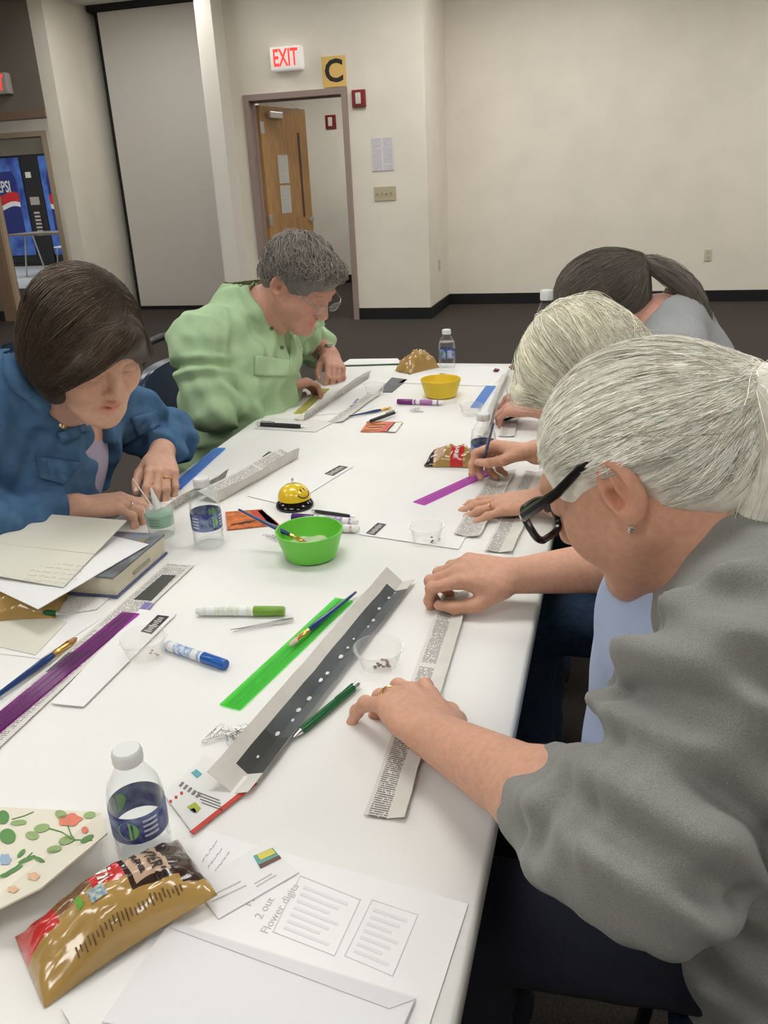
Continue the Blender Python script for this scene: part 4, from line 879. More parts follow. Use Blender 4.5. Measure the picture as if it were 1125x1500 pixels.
G.wrinkle(.010, (60, 80, 105), 31, .04, None, A(.2, 1, .1), .5); G.wrinkle(.007, (75, 100, 130), 32, .04, None, A(.1, .3, 1), .5)
for e_, w_, c in ((elR, wrR, cR), (elL, wrL, cL)): d = nrm(w_-e_); G.cut(c+d*.03, d, .09)
collar_ring(S2, nk+nrm(hd2.w(0, -.02, -.05)-nk)*.05+A(-.006, 0, .010), hd2.w(0, -.02, -.05)-nk, .080, .012, A(.3, 0, -1), 1.8, .02); collar_ring(S2, nk+A(.012, 0, .015), hd2.w(0, -.02, -.05)-nk, .082, .016, A(1, -.1, -.2), 1.2, .02); collar_ring(S2, nk+A(.006, 0, -.01), hd2.w(0, -.02, -.05)-nk, .092, .018, A(1, -.1, -.2), 1.0, .02)
S2.wrinkle(.012, (60, 80, 105), 33, .04, None, A(.2, 1, .1), .5); G.join(S2, .03)
grn = cloth_mesh('mint_shirt', G, P2, GREEN); t2 = bvh(grn); GR2 = mat('mint_shirt_trim', (.42, .58, .35), .8, bump=.15, bscale=500, spec=.2)
patch('collar_wing', t2, [(372, 412), (392, 428), (417, 478), (396, 482)], GR2, P2, .008, .004, 6, 8)
patch('collar_wing', t2, [(452, 470), (466, 456), (472, 478), (456, 484)], GR2, P2, .008, .004, 6, 6)
patch('chest_pocket', t2, [(372, 520), (428, 528), (426, 552), (372, 550)], GR2, P2, .002, .003); patch('placket', t2, [(424, 490), (432, 490), (432, 552), (424, 552)], GR2, P2, .002, .003, 3, 10)
for px, py in ((398, 481), (415, 482), (413, 509)): button('button', t2, px, py, .006, mat('green_button', (.10, .14, .09), .4), P2, .003)
legs(P2, [A(-1.18, 2.29, .56), A(-1.18, 2.49, .56)], [A(-.76, 2.27, .55), A(-.76, 2.51, .55)], [A(-.78, 2.27, 0), A(-.78, 2.51, 0)], MATS['black_trousers'], SHOE, .09)
glasses(hd2, P2, mat('thin_metal', (.30, .28, .27), .3, 1.0), .046, .028, .0008, temple=.0011, lab='thin metal glasses')
r = np.random.RandomState(21)
prims = [('ell', ((0, -.014, .040), (.086, .108, .098)), dict(k=.01)), ('ell', ((0, -.07, -.01), (.064, .046, .06)), dict(k=.03)), ('cap', ((-.04, .072, .088), (.04, .072, .088), .020, .020), dict(k=.04)),
         ('ell', ((0, .125, -.046), (.092, .085, .100)), dict(k=.012, sub=True)), ('ell', ((.088, -.002, -.042), (.035, .036, .060)), dict(k=.01, sub=True)), ('ell', ((-.088, -.002, -.042), (.035, .036, .060)), dict(k=.01, sub=True)), ('ell', ((0, .03, -.12), (.10, .10, .08)), dict(k=.01, sub=True)), ('ell', ((0, -.08, -.10), (.09, .09, .05)), dict(k=.01, sub=True))]
tst = lambda d: d[:, 2] > np.where(d[:, 1] > .3, .22+.3*(d[:, 1]-.3), np.where(d[:, 1] > -.3, .0, -.5))
rt = dirs(r, 3200, tst); wh = A(0, -.55, .83); fl = rt-wh[None]*(rt@wh)[:, None]; fl = fl/(np.linalg.norm(fl, axis=1, keepdims=True)+.05)
en = N3(rt+.42*fl+A(.1, .12, -.05)[None]+.10*r.normal(size=rt.shape))
hair(hd2, P2, prims, [(rt, en, .006, .003)], (.26, .235, .205), [], .0011, .62, 21, 7, 'greybrown', .35)
# ---------------------------------------------------------------- the white-haired woman between the two ponytails
P4 = empty('person', (.33, 1.60, 0), label='white-haired woman in green and jeans holding a paintbrush, mostly hidden', cat='person')
hd4 = Head((-.050, 1.56, 1.012), head_R(math.radians(180-8), math.radians(48)), 1.0)
shL, shR = A(.125, 1.42, .94), A(.125, 1.77, .94); elL, wrL = A(.10, 1.40, .76), A(-.118, 1.530, .778); elR, wrR = A(.085, 1.81, .80), A(-.150, 1.715, .812); nk = A(.11, 1.595, .985)
F = Fld((-.34, 1.3, .735), (.28, 1.92, 1.2), .0036)
hd4.add(F); F.cap(hd4.w(0, -.02, -.055), nk, .054, .062, .03); F.ell(A(.14, 1.595, .89), (.09, .14, .10), None, .05); F.cap(nk, shL, .05, .045, .05); F.cap(nk, shR, .05, .045, .05)
for s_, e_, w_ in ((shL, elL, wrL), (shR, elR, wrR)): F.cap(s_, e_, .044, .040, .03); F.cap(e_, w_, .040, .027, .02)
j4L = hand(F, wrL, nrm(A(-.10, -.004, -.016)), A(-.1, -.1, 1), -1, ((.10, .20, .15), (.12, .22, .15), (.14, .25, .2), (.10, .2, .2)), (.22, .06, -.08, -.30), ((.8, .55, -.2), (.9, .35, -.2), (.95, .2, -.2)), .98)
j4R = hand(F, wrR, nrm(A(-.09, .02, .005)), A(.15, .35, .9), 1, ((.55, .85, .3), (.70, 1.0, .5), (.9, 1.1, .6), (1.0, 1.1, .6)), (.02, .0, -.02, -.05), ((.72, .45, -.5), (.95, .12, -.35), (1, -.1, -.1)), .98)
skin_mesh(F, P4, [hd4], ('tan', (.64, .345, .235)), .08); ring(P4, j4L[2][0], j4L[2][1], .0110, GOLD); nails(P4, j4L); nails(P4, j4R)
G = Fld((-.12, 1.24, .42), (.54, 1.98, 1.08), .006); G.ell(A(.15, 1.595, .87), (.13, .175, .14), None, .05); G.cap(A(.15, 1.595, .85), A(.27, 1.60, .55), .15, .18, .05); G.ell(A(.085, 1.55, .69), (.145, .17, .13), None, .05); G.cap(nk+A(.02, 0, -.02), shL, .08, .075, .04); G.cap(nk+A(.02, 0, -.02), shR, .08, .075, .04)
G.cap(shL, elL, .072, .064, .04); G.cap(shR, elR, .072, .064, .04); G.cap(elL, elL+(wrL-elL)*.2, .062, .055, .02); G.cap(elR, elR+(wrR-elR)*.25, .062, .054, .02); G.wrinkle(.007, (28, 42, 58), 41); cloth_mesh('green_top', G, P4, mat('kelly_green_knit', (.008, .20, .045), .85, bump=.3, bscale=500))
legs(P4, [A(.30, 1.50, .555), A(.30, 1.69, .555)], [A(-.14, 1.46, .545), A(-.14, 1.73, .545)], [A(-.12, 1.46, 0), A(-.12, 1.73, 0)], mat('dark_jeans', (.022, .048, .10), .9, noise=.25, nscale=120), SHOE)
r = np.random.RandomState(31)
prims = [('ell', ((0, -.012, .036), (.090, .112, .100)), dict(k=.01)), ('ell', ((0, -.05, -.035), (.088, .075, .085)), dict(k=.04)), ('ell', ((.064, .02, -.035), (.030, .055, .062)), dict(k=.03)), ('ell', ((-.064, .02, -.035), (.030, .055, .062)), dict(k=.03)),
         ('ell', ((0, .120, -.055), (.070, .085, .098)), dict(k=.012, sub=True)), ('cap', ((-.05, .090, .06), (.05, .090, .06), .022, .022), dict(k=.03)), ('ell', ((0, .03, -.15), (.08, .10, .08)), dict(k=.015, sub=True))]
n1 = 2400; yy = r.uniform(-.8, .85, n1); rt1 = N3(np.stack([-.12+.03*r.normal(size=n1), yy, np.sqrt(np.maximum(.05, 1-yy**2))], 1)); sd = np.where(r.rand(n1) < .5, 1, -1)
en1 = N3(np.stack([sd*r.uniform(.55, .98, n1), yy*.8+.12*r.normal(size=n1), -.55+.3*r.rand(n1)], 1))
hair(hd4, P4, prims, [(rt1, en1, .003, .0015), (N3(np.stack([r.uniform(-.6, .6, 800), r.uniform(-.95, -.2, 800), r.uniform(.2, .8, 800)], 1)), N3(np.stack([r.uniform(-.8, .8, 800), r.uniform(-1, -.6, 800), -.6+.2*r.rand(800)], 1)), .003, .001), (rt1[:120], en1[:120], .006, .008)], (.97, .89, .74), [], .0006, .95, 31, 12, 'white', .42)
# ---------------------------------------------------------------- the woman with the dark grey ponytail (far right)
P5 = empty('person', (.33, 2.20, 0), label='woman with a dark grey ponytail and grey tee shirt, farthest right', cat='person')
hd5 = Head((-.045, 2.165, 1.045), head_R(math.radians(180+4), math.radians(30)), 1.0)
shL, shR = A(.13, 2.02, .955), A(.13, 2.38, .955); elL, wrL = A(.02, 1.985, .80), A(-.185, 2.12, .80); elR, wrR = A(.05, 2.45, .79), A(-.17, 2.36, .80); nk = A(.10, 2.185, 1.0)
F = Fld((-.34, 1.9, .735), (.28, 2.56, 1.24), .0042)
hd5.add(F); F.cap(hd5.w(0, -.02, -.055), nk, .054, .062, .03); F.ell(A(.14, 2.19, .90), (.09, .14, .10), None, .05); F.cap(nk, shL, .05, .045, .05); F.cap(nk, shR, .05, .045, .05)
for s_, e_, w_ in ((shL, elL, wrL), (shR, elR, wrR)): F.cap(s_, e_, .045, .042, .03); F.cap(e_, w_, .042, .027, .02)
j5L = hand(F, wrL, nrm(A(-.09, .04, -.012)), A(.1, -.2, 1), -1, ((.45, .75, .35), (.55, .8, .5), (.6, .85, .5), (.62, .85, .5)), (.02, .0, -.02, -.06), ((.80, .42, -.35), (.97, .10, -.25), (1, -.1, -.15)), .96)
j5R = hand(F, wrR, nrm(A(-.10, -.03, -.012)), A(.1, .1, 1), 1, ((.3, .5, .3), (.35, .5, .4), (.4, .6, .4), (.4, .6, .4)), sc=.96)
skin_mesh(F, P5, [hd5], ('ruddy', (.56, .29, .215)), .1)
G = Fld((-.1, 1.84, .42), (.54, 2.56, 1.10), .006); G.ell(A(.15, 2.195, .87), (.13, .18, .14), None, .05); G.cap(A(.15, 2.195, .85), A(.27, 2.20, .55), .15, .18, .05); G.cap(nk+A(.03, -.03, .0), shL, .08, .072, .04); G.cap(nk+A(.03, .03, .0), shR, .08, .072, .04); G.cap(nk+A(.04, 0, .0), nk+A(.06, 0, -.05), .075, .09, .03)
G.cap(hd5.w(0, -.01, -.06), nk+A(-.01, 0, .03), .058, .070, .006, True); G.cap(shL, shL+(elL-shL)*.7, .070, .066, .04); G.cap(shR, shR+(elR-shR)*.7, .070, .066, .04); G.wrinkle(.006, (28, 42, 58), 51); cloth_mesh('tee_shirt', G, P5, mat('pale_grey_jersey', (.33, .34, .35), .9, noise=.15, nscale=500))
legs(P5, [A(.30, 2.10, .555), A(.30, 2.29, .555)], [A(-.14, 2.08, .545), A(-.14, 2.32, .545)], [A(-.12, 2.08, 0), A(-.12, 2.32, 0)], MATS['dark_jeans'], SHOE)
r = np.random.RandomState(41); tie5 = N3(A(.0, -.985, .12)[None])[0]; tp5 = A(0, -.012, .03)+tie5*.118
prims = [('ell', ((0, -.012, .034), (.083, .107, .097)), dict(k=.01)), ('ell', ((0, -.07, .0), (.062, .055, .072)), dict(k=.03)), ('cap', ((0, -.08, .045), tuple(tp5), .045, .018), dict(k=.05)),
         ('ell', ((0, .112, -.058), (.090, .085, .100)), dict(k=.012, sub=True)), ('ell', ((.088, .00, -.040), (.035, .042, .052)), dict(k=.01, sub=True)), ('ell', ((-.088, .00, -.040), (.035, .042, .052)), dict(k=.01, sub=True)), ('ell', ((0, .03, -.125), (.09, .10, .07)), dict(k=.01, sub=True))]
rt = dirs(r, 1600, scalp3); rn = dirs(r, 500, lambda d: (d[:, 1] < -.22) & (d[:, 2] < .05) & (d[:, 2] > -.72)); E5 = lambda n: N3(tie5[None]+.10*r.normal(size=(n, 3)))
tw = hd5.w(*tp5); axis = np.array([tw, tw+A(.03, 0, -.004), tw+A(.07, -.01, -.025), tw+A(.115, -.02, -.06), tw+A(.15, -.03, -.11), tw+A(.17, -.03, -.17)]); ctr = np.stack([np.interp(np.linspace(0, 5, 12), np.arange(6), axis[:, i]) for i in range(3)], 1)
wd = np.interp(np.linspace(0, 1, 12), (0, .12, .4, .75, 1), (.010, .020, .030, .024, .008)); ofs = N3(r.normal(size=(600, 3)))*(r.rand(600, 1)**.45); tail5 = ctr[None]+ofs[:, None]*wd[None, :, None]+.004*np.sin(np.linspace(0, 6, 12)[None, :, None]+r.rand(600, 1, 1)*6)*r.normal(size=(600, 1, 3))
hair(hd5, P5, prims, [(rt, E5(1600), .002, .0006), (rn, E5(500), .002, .0008)], (.150, .128, .108), [tail5], .0007, .8, 41, 12, 'darkgrey', .38)
G = Fld(ctr.min(0)-.06, ctr.max(0)+.06, .005)
for i in range(11): G.cap(ctr[i], ctr[i+1], wd[i]*.85, wd[i+1]*.85, .01)
V, Q = G.mesh(); fast_mesh('ponytail', V, Q, MATS['hair_darkgrey41'], P5, np.ones((len(V), 3))*.8)
mb = MB(); d = nrm(ctr[2]-ctr[0]); u = nrm(np.cross(d, A(0, 0, 1))); v = np.cross(d, u)
mb.tube([tw+d*.006+(u*math.cos(a)+v*math.sin(a))*.019-np.array(P5.location) for a in np.linspace(0, 2*math.pi, 21)[:-1]], .0035, 8, closed=True); tag(mb.build('hair_tie', mat('tan_elastic', (.30, .22, .17), .8), P5, True), 'tan elastic hair tie')
# ================================================================= things on the table
Z0 = .7412
def P2d(px, py, z=Z0): return at(px, py, z)[:2]
def flat(name, quad, m, th=.0008, z=Z0, parent=None, label=None, cat=None, group=None):
    o = sheet(name, [P2d(*q, z) for q in quad], z, th, m, parent); return tag(o, label, cat, group) if label else o
def print_on(parent, quad, m, z, name='print', th=.0004):
    """flat print on a sheet: quad of picture positions at height z, child of the sheet"""
    o = sheet(name, [P2d(*q, z) for q in quad], z, th, m); o.parent = parent; o.location = Vector(o.location)-Vector(parent.location); return o
PET = clear('clear_pet', (.985, .99, .99), .02, .03); PETW = clear('water_in_bottle', (.965, .975, .98), .0, .02); CUPM = clear('frosted_cup', (.985, .985, .98), .07, .25)
CAPW = mat('white_cap', (.72, .73, .73), .45); LABB = mat('blue_bottle_label', (.015, .035, .20), .35, noise=.5, nscale=70, col2=(.25, .30, .50)); LABG = mat('label_green', (.25, .55, .15), .4)
def bottle(xy, label, s=1.0, sz=1.0, water=.62, rz=0.0, group='water bottles'):
    e = empty('water_bottle', (xy[0], xy[1], Z0), rz, label, 'bottle', group); R = .0285*s; q = s*sz
    prof = [(0, .004*q), (R*.55, .003*q), (R*.86, 0), (R*.98, .005*q), (R, .014*q), (R*.95, .020*q), (R, .026*q), (R*.985, .031*q), (R*.985, .034*q), (R*.985, .067*q), (R, .070*q), (R, .074*q), (R*.96, .083*q), (R*.80, .095*q), (R*.58, .106*q), (R*.46, .112*q), (R*.44, .120*q)]
    b = MB(); b.lathe(prof, n=32); b.build('shell', PET, e, True)
    zt = .112*q*water+.02*q; wp = [(0, .006*q)]+[(r*.95, max(z, .006*q)) for r, z in prof[2:] if z < zt]; wp += [(wp[-1][0], zt), (0, zt)]
    b = MB(); b.lathe(wp, n=28); b.build('water', PETW, e, True)
    b = MB(); b.lathe([(R*1.005, .0345*q), (R*1.012, .035*q), (R*1.012, .0665*q), (R*1.005, .067*q)], n=32); lb = b.build('label_band', LABB, e, True)
    for a in (-1.9, .4, 2.4):
        b = MB()
        pts = [(a+.38*math.cos(t), (.051+.011*math.sin(t))*q) for t in np.linspace(0, 2*math.pi, 15)[:-1]]
        vs = [b.bm.verts.new((R*1.016*math.cos(u), R*1.016*math.sin(u), z)) for u, z in pts]; b.bm.faces.new(vs); b.build('label_leaf', LABG, lb)
        for k in range(4):
            b = MB(); z = (.041+.006*k)*q; us = [a+.55+.09*j for j in range(7)]
            vs = [b.bm.verts.new((R*1.016*math.cos(u), R*1.016*math.sin(u), z)) for u in us]+[b.bm.verts.new((R*1.016*math.cos(u), R*1.016*math.sin(u), z+.0028*q)) for u in us[::-1]]; b.bm.faces.new(vs); b.build('label_print', mat('label_white', (.62, .65, .75), .5), lb)
    b = MB(); n = 40
    rc = .0150*s; b.lathe([(0, .131*q), (rc*.86, .131*q), (rc*.96, .1295*q), (rc, .127*q), (rc, .1165*q), (rc*.97, .1155*q), (0, .1155*q)], n=36)
    for v in b.bm.verts:
        rr = math.hypot(v.co.x, v.co.y)
        if rr > rc*.97:
            k = int(round(math.atan2(v.co.y, v.co.x)/(2*math.pi)*36)); f = 1.03 if k % 2 else .98; v.co.x *= f; v.co.y *= f
    b.build('cap', CAPW, e, True); return e
bA = at(189, 1120, .866)[:2]; bottle(bA*(1+.025/np.linalg.norm(bA)), 'small water bottle nearest the camera behind the pretzel bag', .96, 1.0, .62, .5)
bottle(P2d(307, 796), 'small water bottle beside the green glue cup', 1.0, 1.0, .72, 1.2)
bottle(P2d(655, 538), 'small water bottle at the far end beside the crumpled snack bag', 1.0, 1.0, .62, 2.0)
bottle(at(708, 608, .868)[:2], 'small water bottle behind the hand that holds a paintbrush', 1.0, 1.0, .66, .2)
bottle(at(801, 426, Z0+.262)[:2], 'tall water bottle at the far table corner behind the white hair', 1.35, 1.5, .6, .9)
# bowls
def bowl(xy, m, label, rt=.060, rb=.044, h=.050, paste=False):
    e = empty('bowl', (xy[0], xy[1], Z0), 0, label, 'bowl', 'plastic bowls'); b = MB()
    b.lathe([(0, .001), (rb*.9, .0), (rb, .003), (rb+(rt-rb)*.5, h*.5), (rt, h), (rt-.0015, h+.0008), (rt-.003, h), (rb+(rt-rb)*.5-.003, h*.5), (rb-.003, .005), (0, .004)], n=48); b.build('bowl_wall', m, e, True)
    if paste:
        b = MB(); r_ = rb+(rt-rb)*.36-.003; b.lathe([(0, h*.42), (r_*.5, h*.40), (r_*.8, h*.37), (r_, h*.36), (r_*.9, h*.2), (0, h*.15)], n=32)
        for v in b.bm.verts: v.co.z += .003*math.sin(v.co.x*170+1)*math.cos(v.co.y*150)
        tag(b.build('flour_paste', mat('wet_paste', (.62, .66, .46), .25), e, True), 'pale wet flour paste')
    return e
bowl(P2d(456, 814), mat('lime_plastic', (.16, .60, .06), .35), 'lime green plastic bowl of pale paste with a brush in it', .0605, .046, .052, True)
bowl(P2d(646, 580), mat('yellow_plastic', (.80, .58, .03), .4), 'empty yellow plastic bowl at the far end', .0615, .047, .053)
# service bell
be = empty('service_bell', (*P2d(432, 741), Z0), 0, 'yellow smiley service bell on a black base', 'bell')
b = MB(); b.lathe([(0, 0), (.038, 0), (.0395, .004), (.037, .010), (.030, .015), (.026, .017), (0, .017)], n=40); b.build('base', mat('gloss_black', (.006, .006, .006), .08), be, True)
dome = [(.0335*math.cos(a), .020+.030*math.sin(a)) for a in np.linspace(0, math.pi/2, 10)]
b = MB(); b.lathe([(0, .019), (.033, .0175), (.0345, .0185)]+dome[1:-1]+[(0, .050)], n=40); b.build('dome', mat('bell_yellow', (.82, .56, .02), .22, coat=.5), be, True)
b = MB(); b.lathe([(0, .062), (.0025, .061), (.003, .058), (.002, .056), (.0042, .055), (.0042, .050), (0, .050)], n=14); b.build('striker', SILVER, be, True)
fa = math.radians(-22); sm = mat('smile_black', (.01, .01, .008), .4)
def dp(a, el): return (.0338*math.cos(el)*math.cos(a), .0338*math.cos(el)*math.sin(a), .020+.0303*math.sin(el))
b = MB(); b.tube([dp(fa+.52*math.cos(t), .50+.34*math.sin(t)) for t in np.linspace(math.pi*1.05, math.pi*1.95, 12)], .0012, 6); b.build('smile', sm, be, True)
for s_ in (-1, 1):
    b = MB(); b.tube([dp(fa+.20*s_, .62), dp(fa+.17*s_, .82)], .0013, 6); b.build('eye', sm, be, True)
# glue cup with nozzle
ge = empty('glue_bottle', (*P2d(238, 783), Z0), 0, 'squat clear glue bottle with green liquid and a white cone nozzle', 'glue bottle')
b = MB(); b.lathe([(0, .001), (.023, 0), (.0245, .003), (.0285, .050), (.0295, .052), (.0285, .054), (0, .0545)], n=36); b.build('shell', CUPM, ge, True)
b = MB(); b.lathe([(0, .022), (.0250, .022), (.0272, .046), (0, .046)], n=32); b.build('green_liquid', mat('green_glue', (.30, .52, .38), .3), ge, True)
b = MB(); b.tube([(0, 0, .054), (-.006, .002, .070), (-.012, .004, .094)], [.0085, .006, .0022], 14); b.build('nozzle', mat('white_nozzle', (.78, .79, .77), .4), ge, True)
for k in range(3):
    b = MB(); z = .028+.006*k; rr = .0258+(.0272-.0258)*k/3+.0006; b.tube([(rr*math.cos(t), rr*math.sin(t), z) for t in np.linspace(-1.9, -1.1, 6)], .0004, 4); b.build('scale_mark', mat('dark_green_mark', (.05, .15, .08), .5), ge)
# portion cups
def cup(xy, label, r=.033, h=.031, seeds=None, dz=0):
    e = empty('portion_cup', (xy[0], xy[1], Z0+dz), 0, label, 'cup', 'clear portion cups'); b = MB()
    b.lathe([(0, .0012), (r*.70, .0), (r*.73, .002), (r*.96, h-.003), (r*1.03, h-.002), (r*1.03, h), (r*.95, h), (r*.71, .003), (0, .0022)], n=40); b.build('cup_wall', CUPM, e, True)
    if seeds:
        for k in range(seeds[0]):
            a = rnd.random()*6.28; rr = .012*rnd.random()**.5; b = MB(); b.lathe([(0, -.0015), (.0016, -.0008), (.002, 0), (.0016, .0008), (0, .0015)], n=8, sx=1.4)
            b.build('seed', seeds[1], e, True, (rr*math.cos(a)+seeds[2], rr*math.sin(a)-.003, .0045+.0015*rnd.random()))
    return e
SEED = mat('brown_seed', (.10, .035, .02), .5)
cup(P2d(556, 976), 'clear portion cup of brown seeds beside the dark paper strip', .034, .031, (14, SEED, .004))
cup(P2d(213, 960), 'clear portion cup with the blue marker against it', .034, .031, (4, mat('tan_seed', (.45, .33, .24), .5), .012))
cup(P2d(625, 792), 'clear portion cup on the white sheet near the mauve ruler', .0325, .031, (4, SEED, .012))
cup(P2d(549, 577), 'clear portion cup near the yellow-ruler strips at the far left', .033, .030)
cup(P2d(690, 608), 'clear portion cup at the end of the short blue ruler', .032, .030)
# markers, pens, brushes
def along(p0, p1, z0, z1=None):
    a = at(*p0, z0); b = at(*p1, z0 if z1 is None else z1); return a, b
def rod(parent, name, a, b, prof, m):
    """profile (fraction, radius) swept from a to b (world)"""
    o = np.array(parent.location); mb = MB(); mb.tube([a+(b-a)*f-o for f, r in prof], [r for f, r in prof], 14); return mb.build(name, m, parent, True)
def marker(p0, p1, capm, bandm, label, r=.0075, L=None, z=None):
    z = Z0+r if z is None else z; a, b = along(p0, p1, z)
    if L: b = a+nrm(b-a)*L
    e = empty('marker', a*.5+b*.5-A(0, 0, r), 0, label, 'marker', 'felt markers'); W_ = mat('marker_white', (.80, .81, .80), .35)
    rod(e, 'barrel', a, b, [(.05, r*.80), (.055, r), (.66, r), (.665, r*.8)], W_); rod(e, 'tip_plug', a, b, [(0, r*.55), (.012, r*.74), (.05, r*.80)], W_); rod(e, 'cap', a, b, [(.655, r*1.04), (.66, r*1.09), (.985, r*1.02), (1, r*.92)], capm)
    for f0, f1 in ((.09, .13), (.22, .50), (.58, .63)): rod(e, 'printed_band', a, b, [(f0, r*.98), (f0+.001, r*1.012), (f1-.001, r*1.012), (f1, r*.98)], bandm)
marker((287, 895), (417, 895), mat('olive_cap', (.17, .33, .03), .3), mat('olive_print', (.55, .66, .45), .4, noise=.4, nscale=220, col2=(.80, .81, .80)), 'white marker with an olive green cap')
marker((238, 943), (331, 974), mat('blue_cap', (.005, .10, .42), .25), mat('blue_print', (.10, .25, .60), .4, noise=.4, nscale=200, col2=(.70, .76, .82)), 'white marker with a blue cap leaning by a cup')
marker((524, 765), (428, 757), mat('violet_cap', (.07, .015, .16), .25), mat('violet_print', (.30, .15, .45), .4, noise=.4, nscale=200, col2=(.75, .72, .80)), 'marker with a violet cap behind the green bowl')
marker((526, 775), (426, 769), mat('crimson_cap', (.30, .008, .06), .25), mat('crimson_print', (.55, .20, .30), .4, noise=.4, nscale=200, col2=(.78, .74, .75)), 'marker with a crimson cap behind the green bowl')
marker((649, 590), (582, 588), mat('plum_cap', (.16, .01, .16), .25), mat('plum_print', (.42, .16, .45), .4), 'marker with a plum cap in front of the yellow bowl')
def pen(p0, p1, m, label, r=.0048, z=None, z1=None, metal=SILVER, clip=True):
    z = Z0+r if z is None else z; a, b = along(p0, p1, z, z1); e = empty('pen', (a+b)/2-A(0, 0, r), 0, label, 'pen', 'ballpoint pens')
    rod(e, 'barrel', a, b, [(.10, r*.75), (.16, r), (.45, r*1.08), (.90, r), (.905, r*.8)], m); rod(e, 'tip', a, b, [(0, .0008), (.03, .0018), (.10, r*.78)], metal); rod(e, 'end_cap', a, b, [(.90, r*.95), (.97, r*.9), (.975, r*.5), (1, r*.45)], metal)
    if clip:
        o = np.array(e.location); u = A(0, 0, r*1.25); mb = MB(); mb.tube([a+(b-a)*.90+u-o, a+(b-a)*.88+u*1.25-o, a+(b-a)*.62+u*1.1-o], .0011, 6); mb.build('clip', m, e, True)
GPEN = mat('green_pen', (.004, .11, .03), .25); BPEN = mat('black_pen', (.01, .01, .011), .3)
pen((430, 1080), (526, 1001), GPEN, 'green pen lying across the edge of the dark paper strip', .0052)
pen((362, 690), (399, 663), GPEN, 'green pen lying in the folded strip by the denim sleeve', .005, Z0+.012)
pen((98, 899), (-45, 892), GPEN, 'green pen under the cream card at the left edge', .005, Z0+.007)
pen((449, 625), (375, 621), BPEN, 'thick black pen on a printed slip by the green shirt', .0058, Z0+.007)
pen((536, 619), (582, 603), BPEN, 'dark grey pen resting on the far orange seed packet', .0048, Z0+.009)
pen((520, 757), (456, 748), BPEN, 'thin black pen behind the two violet and crimson markers', .0035, Z0+.0036, clip=False)
BLUEH = mat('blue_lacquer', (.01, .045, .17), .2, coat=.4); FERR = mat('gold_ferrule', (.80, .52, .16), .25, 1.0); BRIS = mat('tan_bristle', (.42, .20, .07), .6); BRISP = mat('pale_bristle', (.70, .50, .42), .6)
def brush(p0, p1, z0, z1, label, r=.0035, bris=BRIS, flatb=1.0, pts=None):
    a, b = pts if pts else along(p0, p1, z0, z1); e = empty('paintbrush', (a+b)/2, 0, label, 'paintbrush', 'paintbrushes')
    rod(e, 'bristles', a, b, [(0, .0006), (.03, r*.8), (.09, r*1.0), (.10, r*.9)], bris); rod(e, 'ferrule', a, b, [(.09, r*1.05), (.20, r*.95), (.205, r*1.05), (.215, r*.95), (.26, r*.9)], FERR)
    rod(e, 'handle', a, b, [(.255, r*.85), (.36, r*1.15), (.55, r*.95), (.85, r*.62), (.99, r*.5), (1, r*.2)], BLUEH); return e
brush((424, 946), (522, 867), Z0+.0085, Z0+.0075, 'blue paintbrush resting on the lime green ruler', .0045, BRISP)
brush((113, 934), (-40, 1045), Z0+.006, Z0+.006, 'blue paintbrush with a brown tip beside the purple ruler', .0050)
brush((452, 797), (349, 746), Z0+.022, Z0+.078, 'blue paintbrush standing in the lime green bowl', .0040)
brush((574, 597), (510, 610), Z0+.004, Z0+.004, 'blue paintbrush lying by the far orange seed packet', .0038, mat('yellow_bristle', (.65, .45, .10), .6))
brush((703, 694), (723, 620), Z0+.006, Z0+.165, 'blue paintbrush held over the mauve ruler', .0040, BRISP)
a5 = np.array(j5L[0][3]); brush(None, None, 0, 0, 'dark blue paintbrush held by the far right hand', .0032, BRIS, pts=(a5+A(-.03, .01, .002), a5+A(.09, -.05, .06)))
sw_ = empty('cotton_swab', at(212, 728, .765), 0, 'white stick held by the woman in denim', 'stick'); rod(sw_, 'stick', at(230, 752, Z0+.004), at(194, 701, Z0+.072), [(0, .0016), (1, .0016)], mat('white_stick', (.75, .73, .68), .5)); rod(sw_, 'dark_tip', at(230, 752, Z0+.004), at(194, 701, Z0+.072), [(0, .0008), (.01, .0020), (.14, .0020), (.15, .0015)], mat('grey_tip', (.16, .14, .12), .6))
# tweezers
te = empty('tweezers', (*P2d(385, 914), Z0), 0, 'steel tweezers beside the olive-capped marker', 'tweezers'); o = np.array(te.location)
for k, (q0, q1) in enumerate((((430, 906), (337, 922)), ((430, 908), (341, 926)))):
    a, b = along(q0, q1, Z0+.003); d = nrm(b-a); sd = np.cross(d, A(0, 0, 1))*(1 if k else -1); L = np.linalg.norm(b-a); mb = MB()
    pts = [(0, 0, .0035), (.15, .0012, .0042), (.5, .0045, .0040), (.85, .003, .0016), (1, .0012, .0008)]
    vs = []
    for f, s_, w in pts:
        c = a+d*L*f+sd*s_-o; vs.append([c+A(0, 0, w*.6), c-A(0, 0, w*.6)+sd*.0002, c-A(0, 0, w*.6)-sd*.0012, c+A(0, 0, w*.6)-sd*.0012])
    V = [p for r4 in vs for p in r4]; Fc = [(i*4+j, i*4+(j+1) % 4, i*4+4+(j+1) % 4, i*4+4+j) for i in range(4) for j in range(4)]+[(0, 1, 2, 3), (16, 17, 18, 19)]
    link('blade', mesh_np('blade', V, Fc), STEEL, te)
